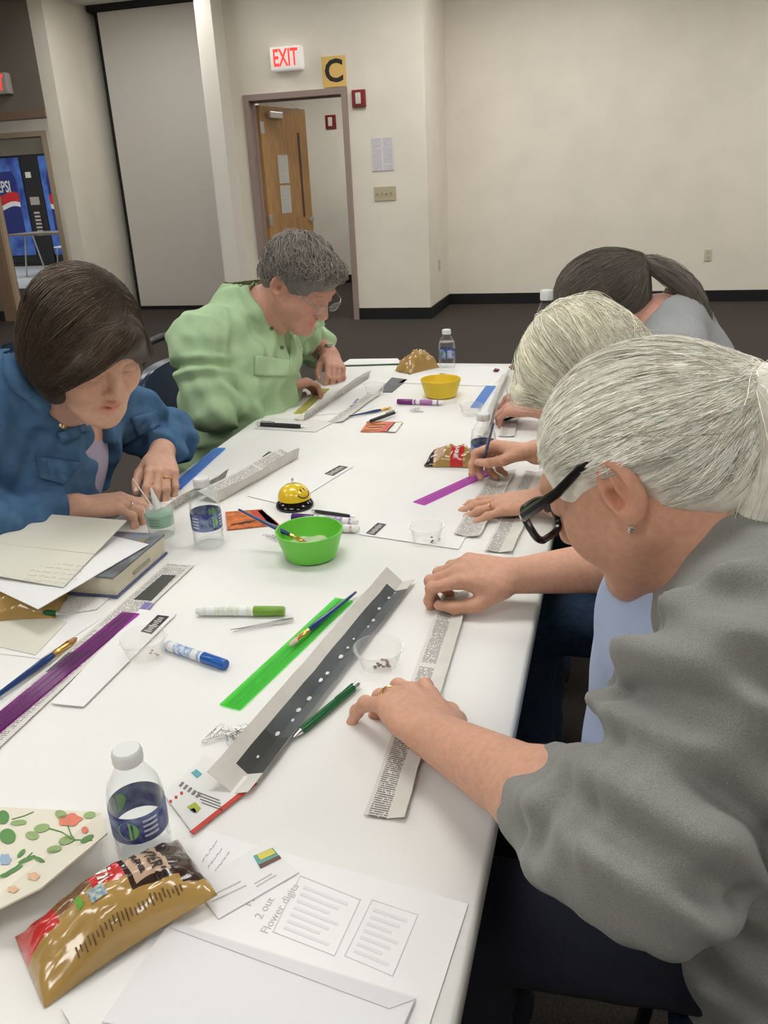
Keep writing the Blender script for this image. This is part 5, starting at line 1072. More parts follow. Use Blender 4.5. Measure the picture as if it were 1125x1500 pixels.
# rulers
def ruler(p0, p1, tint, label, L=.31, w=.031, z=Z0+.0004, end='p0'):
    a, b = at(*p0, z), at(*p1, z); d = nrm((b-a)*A(1, 1, 0)); L = np.linalg.norm(b-a) if L is None else L; s_ = A(d[1], -d[0], 0)
    e = empty('ruler', a+d*L/2, 0, label, 'ruler', 'plastic rulers'); o = np.array(e.location); c = [a-s_*w/2, a+s_*w/2, a+d*L+s_*w/2, a+d*L-s_*w/2]
    m = clear('ruler_'+'_'.join(str(int(t*100)) for t in tint), tuple(math.sqrt(t) for t in tint), .03, .10)
    V = [tuple(p-o) for p in c]+[tuple(p-o+A(0, 0, .0022)) for p in c]; link('blade', mesh_np('blade', V, [(3, 2, 1, 0), (4, 5, 6, 7), (0, 1, 5, 4), (1, 2, 6, 5), (2, 3, 7, 6), (3, 0, 4, 7)]), m, e)
    mb = MB(); dk = mat('ruler_mark_'+label.split()[0], tuple(t*.25 for t in tint), .5)
    for k in range(1, int(L/.00635)):
        ln = .006 if k % 4 == 0 else .0035; q = a+d*(k*.00635)+s_*(w/2-.0015)+A(0, 0, .00225)-o
        mb.poly([q, q-s_*ln, q-s_*ln+d*.0005, q+d*.0005])
    mb.build('tick_marks', dk, e)
    mb = MB()
    for k in (1, -1): mb.poly([a-o+s_*(k*w*.16)+d*.004+A(0, 0, .00225), a-o+s_*(k*w*.16+.0012)+d*.004+A(0, 0, .00225), a-o+s_*(k*w*.16+.0012)+d*(L-.004)+A(0, 0, .00225), a-o+s_*(k*w*.16)+d*(L-.004)+A(0, 0, .00225)])
    mb.build('groove', dk, e); return e
ruler((337, 1036.6), (506, 877.4), (.16, .78, .12), 'lime green plastic ruler with a paintbrush on it', .314)
ruler((613.5, 738.5), (713.5, 692.5), (.50, .02, .45), 'mauve plastic ruler under the held paintbrush', .265, .030)
ruler((192, 899), (10, 1050), (.36, .01, .36), 'purple plastic ruler across the newspaper at the left edge', .314, .031, Z0+.0022)
ruler((322, 657), (263, 710), (.01, .26, .78), 'blue plastic ruler beside the denim cuff', .30, .030)
ruler((437, 606), (473, 573), (.62, .58, .05), 'yellow plastic ruler beneath the hands of the woman in green', .30, .030)
ruler((719, 566), (690, 607), (.02, .30, .85), 'blue plastic ruler at the far right beside the seed cup', .26, .031)
# newspaper strips, folded along their length
NEWS = newsprint('newsprint_text', (.66, .64, .60), (.09, .09, .09)); NEWSB = newsprint('newsprint_bold', (.70, .68, .64), (.05, .05, .05), 300, .06, .40, .85); CREAM = mat('newsprint_blank', (.64, .62, .57), .8, noise=.04, nscale=30); GREYP = mat('grey_printed_photo', (.085, .095, .10), .55, noise=.25, nscale=14); DARKP = mat('dark_printed_photo', (.045, .048, .045), .55)
def vstrip(p0, p1, wl, wr, al, ar, label, mats, split=(1, 1), dz=.0, crumple=.0015, seg=14, bands=None):
    """V-folded strip: valley from p0 to p1, left and right flaps raised by al / ar degrees; mats per column, bands(f) may override"""
    a, b = at(*p0, Z0+dz), at(*p1, Z0+dz); d = nrm((b-a)*A(1, 1, 0)); s_ = A(d[1], -d[0], 0); L = np.linalg.norm(b-a); e = empty('newspaper_strip', a, 0, label, 'newspaper strip', 'folded newspaper strips')
    cols = [(-wl*(1-i/split[0]), -1) for i in range(split[0])]+[(0, 0)]+[(wr*(i+1)/split[1], 1) for i in range(split[1])]; rr = random.Random(len(label)); V = []; uv = []; nc = len(cols)
    for j in range(seg+1):
        f = j/seg; wob = [rr.uniform(-1, 1)*crumple for _ in range(3)]
        for w, sd in cols:
            an = math.radians(al if sd < 0 else ar)*(1+.12*math.sin(f*7+len(label))); x = w*math.cos(an); z = abs(w)*math.sin(an)
            p = d*L*f+s_*(x+(wob[0] if sd < 0 else wob[1])*.6)+A(0, 0, .0008+z+abs(wob[2])*(1 if sd else .2)); V.append(p); uv.append((w+wl, L*f))
    N_ = len(V); V = V+[v+A(0, 0, -.0006) for v in V]; uv = uv*2; Fc = []; mi = []; ml = []
    for m in mats:
        if m not in ml: ml.append(m)
    if bands:
        for m in bands.values():
            if m not in ml: ml.append(m)
    for j in range(seg):
        for i in range(nc-1):
            q = (j*nc+i, j*nc+i+1, (j+1)*nc+i+1, (j+1)*nc+i); Fc.append(q); Fc.append(tuple(N_+k for k in q[::-1])); m = bands.get((i, j), mats[i]) if bands else mats[i]; mi += [ml.index(m)]*2
    rim = [j*nc for j in range(seg+1)]+[seg*nc+i for i in range(1, nc)]+[j*nc+nc-1 for j in range(seg-1, -1, -1)]+[i for i in range(nc-2, 0, -1)]
    for x, y in zip(rim, rim[1:]+rim[:1]): Fc.append((x, y, N_+y, N_+x)); mi.append(0)
    me = mesh_np('folded_sheet', V, Fc, uv); o = link('folded_sheet', me, ml, e)
    for pl, k in zip(me.polygons, mi): pl.material_index = k
    e['_L'] = L; return e, a, d, s_, L
bnd = {(i, j): (CREAM if j in (0, 15) else DARKP if j in (1, 2) else GREYP) for j in range(16) for i in (1, 2)}
for j in range(16): bnd[(0, j)] = CREAM
e, a, d, s_, L = vstrip((340, 1163), (590, 853), .036, .022, 38, 18, 'folded newspaper strip with a dark grey photo and a row of white paste dots', [CREAM, GREYP, GREYP], (2, 1), 0, .0012, 16, bnd)
PASTE = mat('paste_dot', (.72, .72, .68), .35)
for k in range(15):
    f = .13+.80*k/14+rnd.uniform(-.015, .015); c = d*L*f+s_*(rnd.uniform(-.003, .004))+A(0, 0, .003); b = MB(); q = rnd.uniform(.45, 1.15); b.lathe([(0, .0016), (.0022*q, .0010), (.0032*q, 0), (0, -.001)], (0, 0, 0), 9, 1.0, 1.5); b.build('paste_dot', PASTE, e, True, c)
vstrip((566, 1200), (672, 868), .024, .020, 4, 14, 'newspaper strip of printed columns under the hands of the woman in the grey hoodie', [NEWSB, CREAM], (1, 1))
e, a, d, s_, L = vstrip((-30, 1100), (268, 828), .032, .022, 1, 2, 'newspaper strip with photos under the purple ruler', [NEWS, NEWS], (1, 1), 0, .0002)
for q, m, nm in (([(196, 878), (222, 880), (258, 843), (238, 842)], DARKP, 'printed_photo'), ([(196, 903), (209, 906), (226, 884), (212, 882)], mat('violet_print_bar', (.20, .17, .42), .6), 'printed_bar'), ([(100, 956), (136, 952), (108, 975), (66, 985)], GREYP, 'printed_photo')): print_on(e, q, m, Z0+.0012, nm)
vstrip((318, 737), (436, 671), .052, .027, 20, 72, 'folded newspaper strip with a green pen in it by the denim sleeve', [NEWS, CREAM])
vstrip((236, 757), (330, 700), .02, .026, 10, 60, 'creased newspaper strip in front of the denim cuff', [CREAM, NEWS])
e, a, d, s_, L = vstrip((445, 617), (540, 553), .030, .026, 8, 70, 'folded newspaper strip with dark seeds beneath the hands of the woman in green', [CREAM, NEWS])
for k in range(12):
    b = MB(); b.lathe([(0, .0012), (.0018, .0006), (.0022, 0), (0, -.001)], n=7, sy=1.5); b.build('seed', SEED, e, True, d*L*(.42+.25*rnd.random())+s_*rnd.uniform(-.014, .004)+A(0, 0, .0035))
e, a, d, s_, L = vstrip((491, 619), (548, 578), .022, .022, 2, 10, 'newspaper strip with a violet bar behind the blue paintbrush', [NEWS, CREAM]); print_on(e, [(512, 596), (516, 596), (527, 585), (523, 584)], MATS['violet_print_bar'], Z0+.002)
flat('newspaper_clipping', [(553, 574), (574, 575), (597, 556), (574, 553)], GREYP, .0008, label='dark printed newspaper clipping behind the far portion cup', cat='newspaper')
vstrip((684, 787), (741, 690), .026, .024, 10, 10, 'folded newspaper strip at the end of the mauve ruler', [NEWS, NEWS])
vstrip((731, 810), (786, 692), .026, .024, 3, 10, 'newspaper strip under the ringed hand of the white-haired woman', [NEWSB, CREAM])
vstrip((706, 640), (741, 549), .012, .026, 3, 62, 'folded newspaper strip at the far right beside the blue ruler', [CREAM, NEWS])
vstrip((742, 640), (764, 560), .02, .02, 3, 8, 'narrow newspaper strip under the far right hand', [NEWS, CREAM])
# white sheets with a black logo sticker
LOGO = mat('logo_black', (.03, .028, .028), .5); LOGOW = mat('logo_strokes', (.55, .55, .54), .6)
def logo(parent, q, z):
    print_on(parent, q, LOGO, z, 'logo_box'); Q = [A(*c) for c in q]
    for k in range(9):
        u0 = .08+k*.095; u1 = u0+.05; v0, v1 = (.30, .72) if k % 3 else (.18, .80)
        f = lambda u, v: tuple((Q[0]*(1-u)+Q[1]*u)*(1-v)+(Q[3]*(1-u)+Q[2]*u)*v)
        print_on(parent, [f(u0, v0), f(u1, v0), f(u1, v1), f(u0, v1)], LOGOW, z+.0003, 'logo_stroke', .0002)
s1 = flat('printed_slip', [(75, 1031), (122, 1036), (258, 900), (205, 893)], PAPER, .0012, Z0+.0015, label='narrow white slip with a black logo under the left portion cup', cat='slip'); logo(s1, [(206, 925), (231, 901), (248, 903), (222, 929)], Z0+.0029)
s1 = flat('printed_slip', [(362, 727), (424, 741), (517, 684), (470, 677)], PAPER, .0008, label='white sheet with a black logo behind the yellow bell', cat='slip'); logo(s1, [(475, 694), (497, 682), (510, 684), (488, 697)], Z0+.0012)
s1 = flat('printed_slip', [(526, 783), (672, 805), (735, 698), (620, 706)], PAPER, .0008, label='white sheet with a black logo under the mauve ruler', cat='slip'); logo(s1, [(536, 781), (553, 766), (566, 768), (549, 784)], Z0+.0012)
s1 = flat('printed_slip', [(584, 561), (722, 566), (746, 540), (622, 536)], PAPER, .0008, label='white sheet with a small logo behind the yellow bowl', cat='slip'); logo(s1, [(637, 552), (645, 547), (655, 548), (647, 553)], Z0+.0012)
flat('printed_slip', [(372, 628), (462, 633), (492, 617), (400, 612)], newsprint('faint_print', (.72, .71, .68), (.45, .45, .45), 150, .06, .5, .4), .0006, label='pale printed slip under the thick black pen', cat='slip')
flat('work_sheet', [(430, 612), (545, 600), (560, 545), (470, 545)], PAPER, .0005, Z0-.0004, label='white sheet under the hands of the woman in green', cat='paper')
# seed packets
def packet(quad, label, m, extra=()):
    p = flat('seed_packet', quad, m, .002, label=label, cat='seed packet', group='seed packets')
    for q, mm, nm in extra: print_on(p, q, mm, Z0+.0023, nm)
ORG = mat('carrot_orange', (.62, .16, .035), .4, noise=.35, nscale=60); REDP = mat('packet_red', (.55, .05, .035), .4); DKC = mat('carrot_line_ink', (.10, .03, .015), .5); WHP = mat('packet_white', (.76, .76, .74), .5); TEAL = mat('print_teal', (.10, .38, .42), .5)  # the dark carrot lines are packet print
packet([(333, 777), (409, 769), (384, 747), (330, 751)], 'orange carrot seed packet between the bottle and the green bowl', ORG, [([(384, 768), (409, 769), (384, 747), (366, 748)], REDP, 'red_panel'), ([(394, 767), (408, 769), (386, 747), (377, 748)], WHP, 'white_panel')]+[([(338+12*k, 770-k), (362+6*k, 765-k), (363+6*k, 763-k), (339+12*k, 768-k)], DKC, 'carrot_line') for k in range(3)])
packet([(528, 633), (579, 633), (590, 619), (539, 618)], 'orange seed packet at the far end under the grey pen', ORG, [([(566, 632), (579, 633), (590, 619), (578, 619)], WHP, 'white_panel'), ([(556, 632), (568, 632), (580, 619), (569, 619)], REDP, 'red_panel')]+[([(533+7*k, 631-4*k), (555+5*k, 630-4*k), (555+5*k, 629-4*k), (533+7*k, 630-4*k)], DKC, 'carrot_line') for k in range(3)])
BAR = mat('barcode_grey', (.20, .20, .20), .6)
packet([(240, 1165), (283, 1222), (378, 1148), (300, 1108)], 'white seed packet back with barcode and red edge under the dark strip', WHP, [([(277, 1219), (283, 1222), (378, 1148), (370, 1146)], REDP, 'red_edge'), ([(280, 1132), (288, 1127), (296, 1134), (289, 1140)], TEAL, 'teal_panel')]+[([(262+6*k, 1151+4*k), (267+6*k, 1145+4*k), (270+6*k, 1147+4*k), (265+6*k, 1153+4*k)], BAR, 'barcode_bar') for k in range(5)]+[([(264-8*k, 1160+6*k), (268-8*k, 1160+6*k), (268-8*k, 1164+6*k), (264-8*k, 1164+6*k)], REDP, 'red_dot') for k in range(3)]+[([(274, 1182), (286, 1175), (294, 1184), (288, 1192)], mat('print_leaf', (.40, .45, .05), .5), 'leaf_print'), ([(278, 1186), (285, 1184), (288, 1190), (284, 1191)], mat('print_blue', (.05, .12, .35), .5), 'water_print')]+[([(290+2*k, 1160+5*k), (322+2*k, 1172+5*k), (321+2*k, 1173+5*k), (289+2*k, 1161+5*k)], BAR, 'text_line') for k in range(4)])
# paper clips
def clip_mesh():
    b = MB(); k = .0009; w, L = .0040, .016; P = []
    def arc(cx, cy, r, a0, a1): return [(cx+r*math.cos(t), cy+r*math.sin(t), 0) for t in np.linspace(a0, a1, 7)]
    P = [(-w, -L*.45, 0)]+arc(0, L-w, w, math.pi, 0)+arc(.0005, -L+w*1.0, w*.95, 0, -math.pi)+arc(-.0002, L*.62-w, w*.75, math.pi, 0)+[(w*.75, -L*.35, 0)]; b.tube(P, k*.55, 5); return b
cm = clip_mesh(); bmesh.ops.recalc_face_normals(cm.bm, faces=cm.bm.faces[:]); cme = bpy.data.meshes.new('paper_clip'); cm.bm.to_mesh(cme); cme.materials.append(SILVER); cme.shade_smooth()
for (cx, cy), nn, lab in (((333, 1081), 8, 'silver paper clip in the pile beside the dark paper strip'), ((400, 789), 4, 'silver paper clip in the pile left of the lime green bowl'), ((612, 601), 6, 'silver paper clip in the pile in front of the plum-capped marker')):
    c = at(cx, cy, Z0)
    for k in range(nn):
        o = bpy.data.objects.new('paper_clip', cme); COL.objects.link(o); o.location = (c[0]+rnd.uniform(-.016, .016), c[1]+rnd.uniform(-.012, .012), Z0+.0006+.0011*k); o.rotation_euler = (rnd.uniform(-.06, .06), rnd.uniform(-.06, .06), rnd.uniform(0, 6.28)); tag(o, lab, 'paper clip', lab.replace('silver paper clip in', 'clips of'))
# ---------------------------------------------------------------- snack bags
FOILT = mat('tan_foil', (.42, .26, .075), .22, coat=.6, noise=.10, nscale=9); FOILR = mat('red_foil', (.55, .02, .02), .25, coat=.6); FOILB = mat('brown_foil', (.035, .014, .010), .2, coat=.7); FOILP = mat('pink_tan_foil', (.52, .36, .25), .3, coat=.4); PRETZ = mat('pretzel_window', (.11, .048, .022), .2, coat=.7, noise=.6, nscale=45, col2=(.26, .13, .05)); INK = mat('dark_ink', (.02, .010, .008), .45); WINK = mat('white_ink', (.80, .78, .74), .45)
def bag(c, ud, Lu, Lv, H, label, design, mats, seed=1, crush=.006, nu=34, nv=22, z=Z0, writing=(), rise=0.0):
    """pillow bag lying on the table: u runs to the bag's top, v across; design(u, v) -> material"""
    ud = nrm(A(ud[0], ud[1], 0)); vd = A(ud[1], -ud[0], 0); r = np.random.RandomState(seed); K = [(r.normal(size=2)*16, r.rand()*6) for _ in range(7)]
    e = empty('snack_bag', (c[0], c[1], z), 0, label, 'snack bag', 'pretzel snack bags')
    def S(u, v, top=True):
        pr = max(0, math.sin(math.pi*min(max(u, 0), 1)))**.55*max(0, math.sin(math.pi*min(max(v, 0), 1)))**.5; w = sum(abs(math.sin(k[0][0]*u+k[0][1]*v+k[1]))-.5 for k in K)/3
        edge = min(u, 1-u, v, 1-v); h = H*pr+crush*w*min(1, edge*9) if top else 0.0
        x = (u-.5)*Lu; y = (v-.5)*Lv*(1-.10*math.sin(math.pi*u)); hh = max(h, .0012 if top else 0)
        return ud*x+vd*y+A(0, 0, hh+rise*u+.003*(.5+.5*math.sin(v*17))*(1 if (u < .03 or u > .97) else 0))
    V = []; Fc = []; ml = list(mats.values()); keys = list(mats.keys()); mi = []
    for top in (True, False):
        for i in range(nu+1):
            for j in range(nv+1): V.append(S(i/nu, j/nv, top))
    N_ = (nu+1)*(nv+1); W_ = nv+1
    for i in range(nu):
        for j in range(nv):
            a = i*W_+j; Fc.append((a, a+W_, a+W_+1, a+1)[::-1]); mi.append(keys.index(design((i+.5)/nu, (j+.5)/nv))); Fc.append((N_+a, N_+a+1, N_+a+W_+1, N_+a+W_)[::-1]); mi.append(0)
    rim = [i*W_ for i in range(nu+1)]+[nu*W_+j for j in range(1, nv+1)]+[i*W_+nv for i in range(nu-1, -1, -1)]+[j for j in range(nv-1, 0, -1)]
    for x, y in zip(rim, rim[1:]+rim[:1]): Fc.append((x, y, N_+y, N_+x)); mi.append(0)
    me = mesh_np('pouch', V, Fc); bm = bmesh.new(); bm.from_mesh(me); bmesh.ops.recalc_face_normals(bm, faces=bm.faces[:]); bm.to_mesh(me); bm.free(); o = link('pouch', me, ml, e, True)
    for pl, k in zip(me.polygons, mi): pl.material_index = k
    for body, u0, v0, size, m, sx, rot in writing:
        t = text(body, size, m, Matrix.Identity(4), e, 'lettering', 0.0, 'CENTER', .0004, sx); ca, sa = math.cos(rot), math.sin(rot)
        for vtx in t.data.vertices:
            x, y = vtx.co.x*ca-vtx.co.y*sa, vtx.co.x*sa+vtx.co.y*ca; p = S(u0+y/Lu, v0+x/Lv); vtx.co = Vector(p+A(0, 0, .0012))
    return e, S
def dA(u, v):
    if u > .86: return 'brown' if v < .80 else 'tan'
    if .60 < u <= .86 and .06 < v < .74: return 'pink' if (.63 < u < .83 and .10 < v < .70) else 'brown'
    if .40 < u < .60 and v < .50: return 'red' if (u-.40) > (v-.44)*1.2 else 'tan'
    if .20 < u <= .40 and v < .42-.2*abs(u-.3): return 'win'
    if u <= .20 and v < .52: return 'red'
    return 'tan'
BM = dict(tan=FOILT, red=FOILR, brown=FOILB, pink=FOILP, win=PRETZ)
ca = at(30, 1378, .778); cb = at(284, 1246, .778); Lu = np.linalg.norm((cb-ca)[:2]); cc = (ca+cb)/2
eA, SA = bag(cc, cb-ca, Lu, .088, .042, "pretzel bag with tan, red and brown print nearest the camera", dA, BM, 4, .007, rise=.016, writing=[("SNYDER'S", .755, .40, .0155, INK, .92, 0), ('OF HANOVER', .672, .40, .0062, INK, 1, 0), ('Mini', .50, .27, .020, WINK, 1, -.15)])
oA = np.array(eA.location)
def tile(S, u0, u1, v0, v1, m, name, parent):
    mb = MB()
    n = 4; V = [S(u0+(u1-u0)*i/n, v0+(v1-v0)*j/n)+A(0, 0, .0012) for i in range(n+1) for j in range(n+1)]; F_ = [(i*(n+1)+j, i*(n+1)+j+1, (i+1)*(n+1)+j+1, (i+1)*(n+1)+j) for i in range(n) for j in range(n)]
    link(name, mesh_np(name, V, F_), m, parent)
tile(SA, .37, .46, .44, .66, mat('badge_blue', (.10, .20, .38), .4, noise=.5, nscale=300, col2=(.55, .60, .45)), 'blue_badge', eA); tile(SA, .30, .335, .42, .62, mat('badge_green', (.12, .35, .03), .4), 'green_badge', eA)
for k in range(26): tile(SA, .22+.024*k, .22+.024*k+.009, .84+.01*(k % 3), .93-.02*(k % 2), mat('print_brown', (.13, .07, .02), .4), 'small_print', eA)
dB = lambda u, v: 'brown' if u > .84 else 'pink' if (.66 < u <= .84 and .1 < v < .5) else 'red' if (.30 < u < .55 and v < .42) else 'tan'
ca = at(706, 672, .75); cb = at(626, 670, .75); bag((ca+cb)/2, cb-ca, np.linalg.norm((cb-ca)[:2]), .090, .036, 'gold pretzel bag beside the bottle and the hand with the paintbrush', dB, BM, 9, .010, 26, 18, writing=[('Mini', .43, .22, .014, WINK, 1, 0)])
ca = at(582, 544, .75); cb = at(640, 531, .75); bag((ca+cb)/2, cb-ca, .135, .085, .055, 'crumpled tan snack bag at the far end beside the bottle', lambda u, v: 'red' if (u > .7 and v < .4) else 'brown' if (.5 < u < .62 and v < .5) else 'tan', BM, 13, .024, 24, 18)
bag(at(30, 884, .752)[:2], A(1, .35, 0), .13, .085, .030, 'gold snack bag peeking out under the cream card', lambda u, v: 'tan', BM, 15, .008, 22, 16)
for p, m, lb, s_ in ((P2d(727, 545), mat('maroon_wrapper', (.12, .015, .02), .3), 'small crumpled maroon wrapper by the far right strip', .010), (P2d(752, 541), mat('brown_wrapper', (.20, .09, .04), .4), 'small crumpled brown wrapper by the white hair', .014)):
    b = MB(); bmesh.ops.create_icosphere(b.bm, subdivisions=2, radius=s_); rr = random.Random(3)
    for v in b.bm.verts: v.co *= rr.uniform(.6, 1.25); v.co.z = max(v.co.z*.7, -s_*.55)
    zmin = min(v.co.z for v in b.bm.verts)
    o = b.build('candy_wrapper', m, None, False, (p[0], p[1], Z0-zmin)); tag(o, lb, 'wrapper')
# ---------------------------------------------------------------- book, cards and sheets at the left
N_, FR_ = at(172, 877), at(246, 811); ud = nrm((FR_-N_)*A(1, 1, 0)); wd_ = A(-ud[1], ud[0], 0); LB = np.linalg.norm((FR_-N_)[:2]); WB = .135; BH = .040
bk = empty('book', N_+ud*LB/2+wd_*WB/2, math.atan2(ud[1], ud[0]), 'thick hardcover book with cream pages under the cards', 'book')
b = MB(); b.box((-LB/2+.004, -WB/2+.003, .004), (LB/2-.004, WB/2, BH-.004)); b.build('page_block', mat('book_pages', (.70, .64, .50), .8, noise=.08, nscale=60, stretch=(1, 1, 30)), bk)
b = MB(); b.box((-LB/2, -WB/2, 0), (LB/2, WB/2, .004), .001); b.build('back_cover', mat('book_blue', (.10, .12, .25), .5), bk)
b = MB(); b.box((-LB/2, -WB/2, BH-.004), (LB/2, WB/2, BH), .001); b.build('front_cover', mat('book_grey', (.16, .17, .19), .4, noise=.4, nscale=25), bk)
b = MB(); b.box((-.028, -WB/2-.0004, .014), (.028, -WB/2+.0035, .019)); b.build('edge_stamp', mat('stamp_grey', (.38, .35, .30), .7), bk)
b = MB(); b.box((LB/2-.05, -WB/2+.02, BH), (LB/2-.012, -WB/2+.07, BH+.0006)); b.build('cover_picture', mat('cover_sky', (.10, .25, .48), .4, noise=.4, nscale=60, col2=(.28, .2, .08)), bk)
ZB = Z0+BH+.0012
def sheet3(name, pts, m, label, cat, th=.0012, group=None):
    """sheet through four world points (slightly sloping)"""
    c = sum(pts)/len(pts); V = [p-c for p in pts]+[p-c+A(0, 0, th) for p in pts]; n = len(pts); e1 = nrm(pts[1]-pts[0]); nn = nrm(np.cross(e1, pts[-1]-pts[0])); e2 = np.cross(nn, e1)
    uv = [((p-pts[0])@e1, (p-pts[0])@e2) for p in pts]*2; Fc = [tuple(range(n))[::-1], tuple(range(n, 2*n))]+[(i, (i+1) % n, n+(i+1) % n, n+i) for i in range(n)]
    me = mesh_np(name, V, Fc, uv); bm = bmesh.new(); bm.from_mesh(me); bmesh.ops.recalc_face_normals(bm, faces=bm.faces[:]); bm.to_mesh(me); bm.free(); o = link(name, me, m); o.location = Vector(c); return tag(o, label, cat, group)
CARD = mat('cream_card', (.66, .65, .56), .7); WENV = mat('white_envelope', (.78, .78, .78), .7); HAND = mat('pencil_writing', (.52, .51, .50), .8)
sheet3('envelope', [at(-60, 838, ZB), at(56, 893, ZB+.001), at(218, 798, ZB), at(120, 775, ZB)], WENV, 'white envelope sticking out under the cream greeting card', 'envelope')
cd_ = sheet3('greeting_card', [at(-75, 832, ZB+.010), at(93, 861, ZB+.003), at(139, 812, ZB+.004), at(-45, 792, ZB+.011)], CARD, 'open cream greeting card on top of the book', 'card')
cpts = [at(-45, 792, ZB+.0115), at(139, 812, ZB+.005), at(186, 763, ZB+.020), at(34, 751, ZB+.026)]; cf = sheet3('front_flap', cpts, CARD, None, None); cf.parent = cd_; cf.location = Vector(cf.location)-Vector(cd_.location)
if 'label' in cf: del cf['label']
def scribble(parent, p0, p1, rows, dy, z, m, seed, wav=2.2, r=.00035, zf=None):
    """faint hand-written lines: rows of wavy strokes between picture positions"""
    rr = random.Random(seed); mb = MB(); o = np.array(parent.location); zf = zf or (lambda q: z)
    for k in range(rows):
        x0, y0 = p0[0]+dy[0]*k, p0[1]+dy[1]*k; x1, y1 = p1[0]+dy[0]*k, p1[1]+dy[1]*k; t = 0
        while t < .92:
            L = rr.uniform(.08, .22); pts = []
            for i in range(9):
                f = min(t+L*i/8, 1); pts.append(at(x0+(x1-x0)*f+rr.uniform(-1, 1)*.5, y0+(y1-y0)*f+rr.uniform(-wav, wav), zf(k))-o)
            mb.tube(pts, r, 4); t += L+.05
    mb.build('handwriting', m, parent)
scribble(cd_, (52, 822), (125, 830), 5, (-4, 6.5), 0, HAND, 3, 1.4, .0003, lambda k: ZB+.0062+.0006*k)
flat('cream_paper', [(-60, 898), (75, 905), (98, 912), (52, 960), (-60, 935)], CARD, .0012, label='cream paper lying flat at the left edge', cat='paper')
flat('printed_note', [(72, 903), (142, 893), (165, 872), (90, 880)], newsprint('note_print', (.76, .75, .72), (.40, .40, .42), 160, .05, .5, .5), .0006, label='small printed note in front of the book', cat='paper')
flat('white_paper', [(-60, 950), (60, 965), (150, 905), (40, 890)], PAPER, .0004, Z0-.0006, label='plain white paper beneath the cream paper', cat='paper')
# ---------------------------------------------------------------- letters at the near end
lt = flat('letter', [(180, 1440), (300, 1217), (686, 1325), (610, 1560)], mat('letter_paper', (.82, .82, .82), .7), .0009, label='white letter page with faint boxed print and handwriting at the near edge', cat='letter')
FAINT = mat('show_through_print', (.735, .735, .74), .8)
for q in ([(440, 1283), (528, 1318), (490, 1400), (400, 1365)], [(545, 1318), (612, 1340), (575, 1430), (505, 1400)]):
    mb = MB(); o = np.array(lt.location); mb.tube([at(*c, Z0+.0011)-o for c in q], .0007, 5, closed=True); mb.build('printed_box', FAINT, lt)
    Q = [A(*c) for c in q]
    for k in range(7):
        v = .12+.12*k; f = lambda u, v: tuple((Q[0]*(1-u)+Q[1]*u)*(1-v)+(Q[3]*(1-u)+Q[2]*u)*v)
        print_on(lt, [f(.12, v), f(.85-.1*(k % 3), v), f(.85-.1*(k % 3), v+.05), f(.12, v+.05)], FAINT, Z0+.0011, 'faint_line', .0002)
for body, p, sz, q in (('Make', (372, 1312), .0115, 1), ('2 out', (388, 1330), .0115, 1), ('Flower digits', (411, 1330), .0115, 1)):
    a = at(*p, Z0+.0012); b2 = at(p[0]+20, p[1]-30, Z0+.0012); x = nrm((b2-a)*A(1, 1, 0)); t = text(body, sz, HAND, frame(a-np.array(lt.location), x, A(-x[1], x[0], 0)), lt, 'handwriting', .0001)
scribble(lt, (296, 1262), (318, 1232), 3, (9, 8), Z0+.0012, HAND, 5, 2, .0004)
en = flat('envelope', [(283, 1297), (320, 1347), (438, 1279), (386, 1236)], WENV, .0012, Z0+.0015, label='small stamped envelope lying on the letter', cat='envelope')
print_on(en, [(371, 1254), (381, 1272), (412, 1257), (399, 1242)], mat('stamp_teal', (.12, .36, .33), .5), Z0+.0029, 'stamp'); print_on(en, [(376, 1252), (382, 1260), (404, 1250), (398, 1243)], mat('stamp_yellow', (.65, .58, .10), .5), Z0+.0034, 'stamp_hill'); print_on(en, [(379, 1267), (382, 1272), (412, 1257), (409, 1253)], mat('stamp_brown', (.14, .06, .04), .5), Z0+.0034, 'stamp_ground')
for k, (a, b2) in enumerate((((308, 1312), (352, 1290)), ((310, 1320), (360, 1296)), ((372, 1294), (398, 1279)), ((375, 1298), (404, 1281)))): print_on(en, [a, b2, (b2[0]+1, b2[1]+1.6), (a[0]+1, a[1]+1.6)], HAND, Z0+.0029, 'address_line', .0002)
le = flat('envelope', [(150, 1500), (250, 1352), (609, 1464), (560, 1580)], mat('grey_white_envelope', (.74, .74, .75), .7), .003, Z0+.003, label='large white envelope with its flap at the bottom edge', cat='envelope')
fl_ = print_on(le, [(246, 1358), (250, 1352), (609, 1464), (570, 1478)], mat('envelope_flap', (.68, .68, .70), .7), Z0+.0062, 'flap', .0008)
flat('white_paper', [(90, 1478), (215, 1385), (330, 1560), (150, 1580)], PAPER, .001, Z0+.0012, label='loose white sheet sticking out left of the large envelope', cat='paper')
# floral sheet leaning on the pretzel bag
fp = [at(-70, 1368, Z0+.016), at(62, 1302, Z0+.044), at(158, 1222, Z0+.048), at(148, 1192, Z0+.014), at(-70, 1180, Z0+.002)]
fo = sheet3('floral_paper', fp, mat('floral_cream', (.74, .70, .58), .6), 'cream floral paper printed with green leaves and coral flowers', 'wrapping paper', .002)
c0 = sum(fp)/5; bmf = bmesh.new(); bmf.from_mesh(fo.data); vv = sorted(bmf.verts, key=lambda v: v.index); [bmf.faces.remove(f) for f in list(bmf.faces) if len(f.verts) == 5]
for t_ in ((0, 1, 2), (0, 2, 3), (0, 3, 4)): bmf.faces.new([vv[k] for k in t_][::-1]); bmf.faces.new([vv[5+k] for k in t_])
bmf.to_mesh(fo.data); bmf.free(); tf = BVHTree.FromPolygons([tuple(p) for p in fp], [(0, 1, 2), (0, 2, 3), (0, 3, 4)])
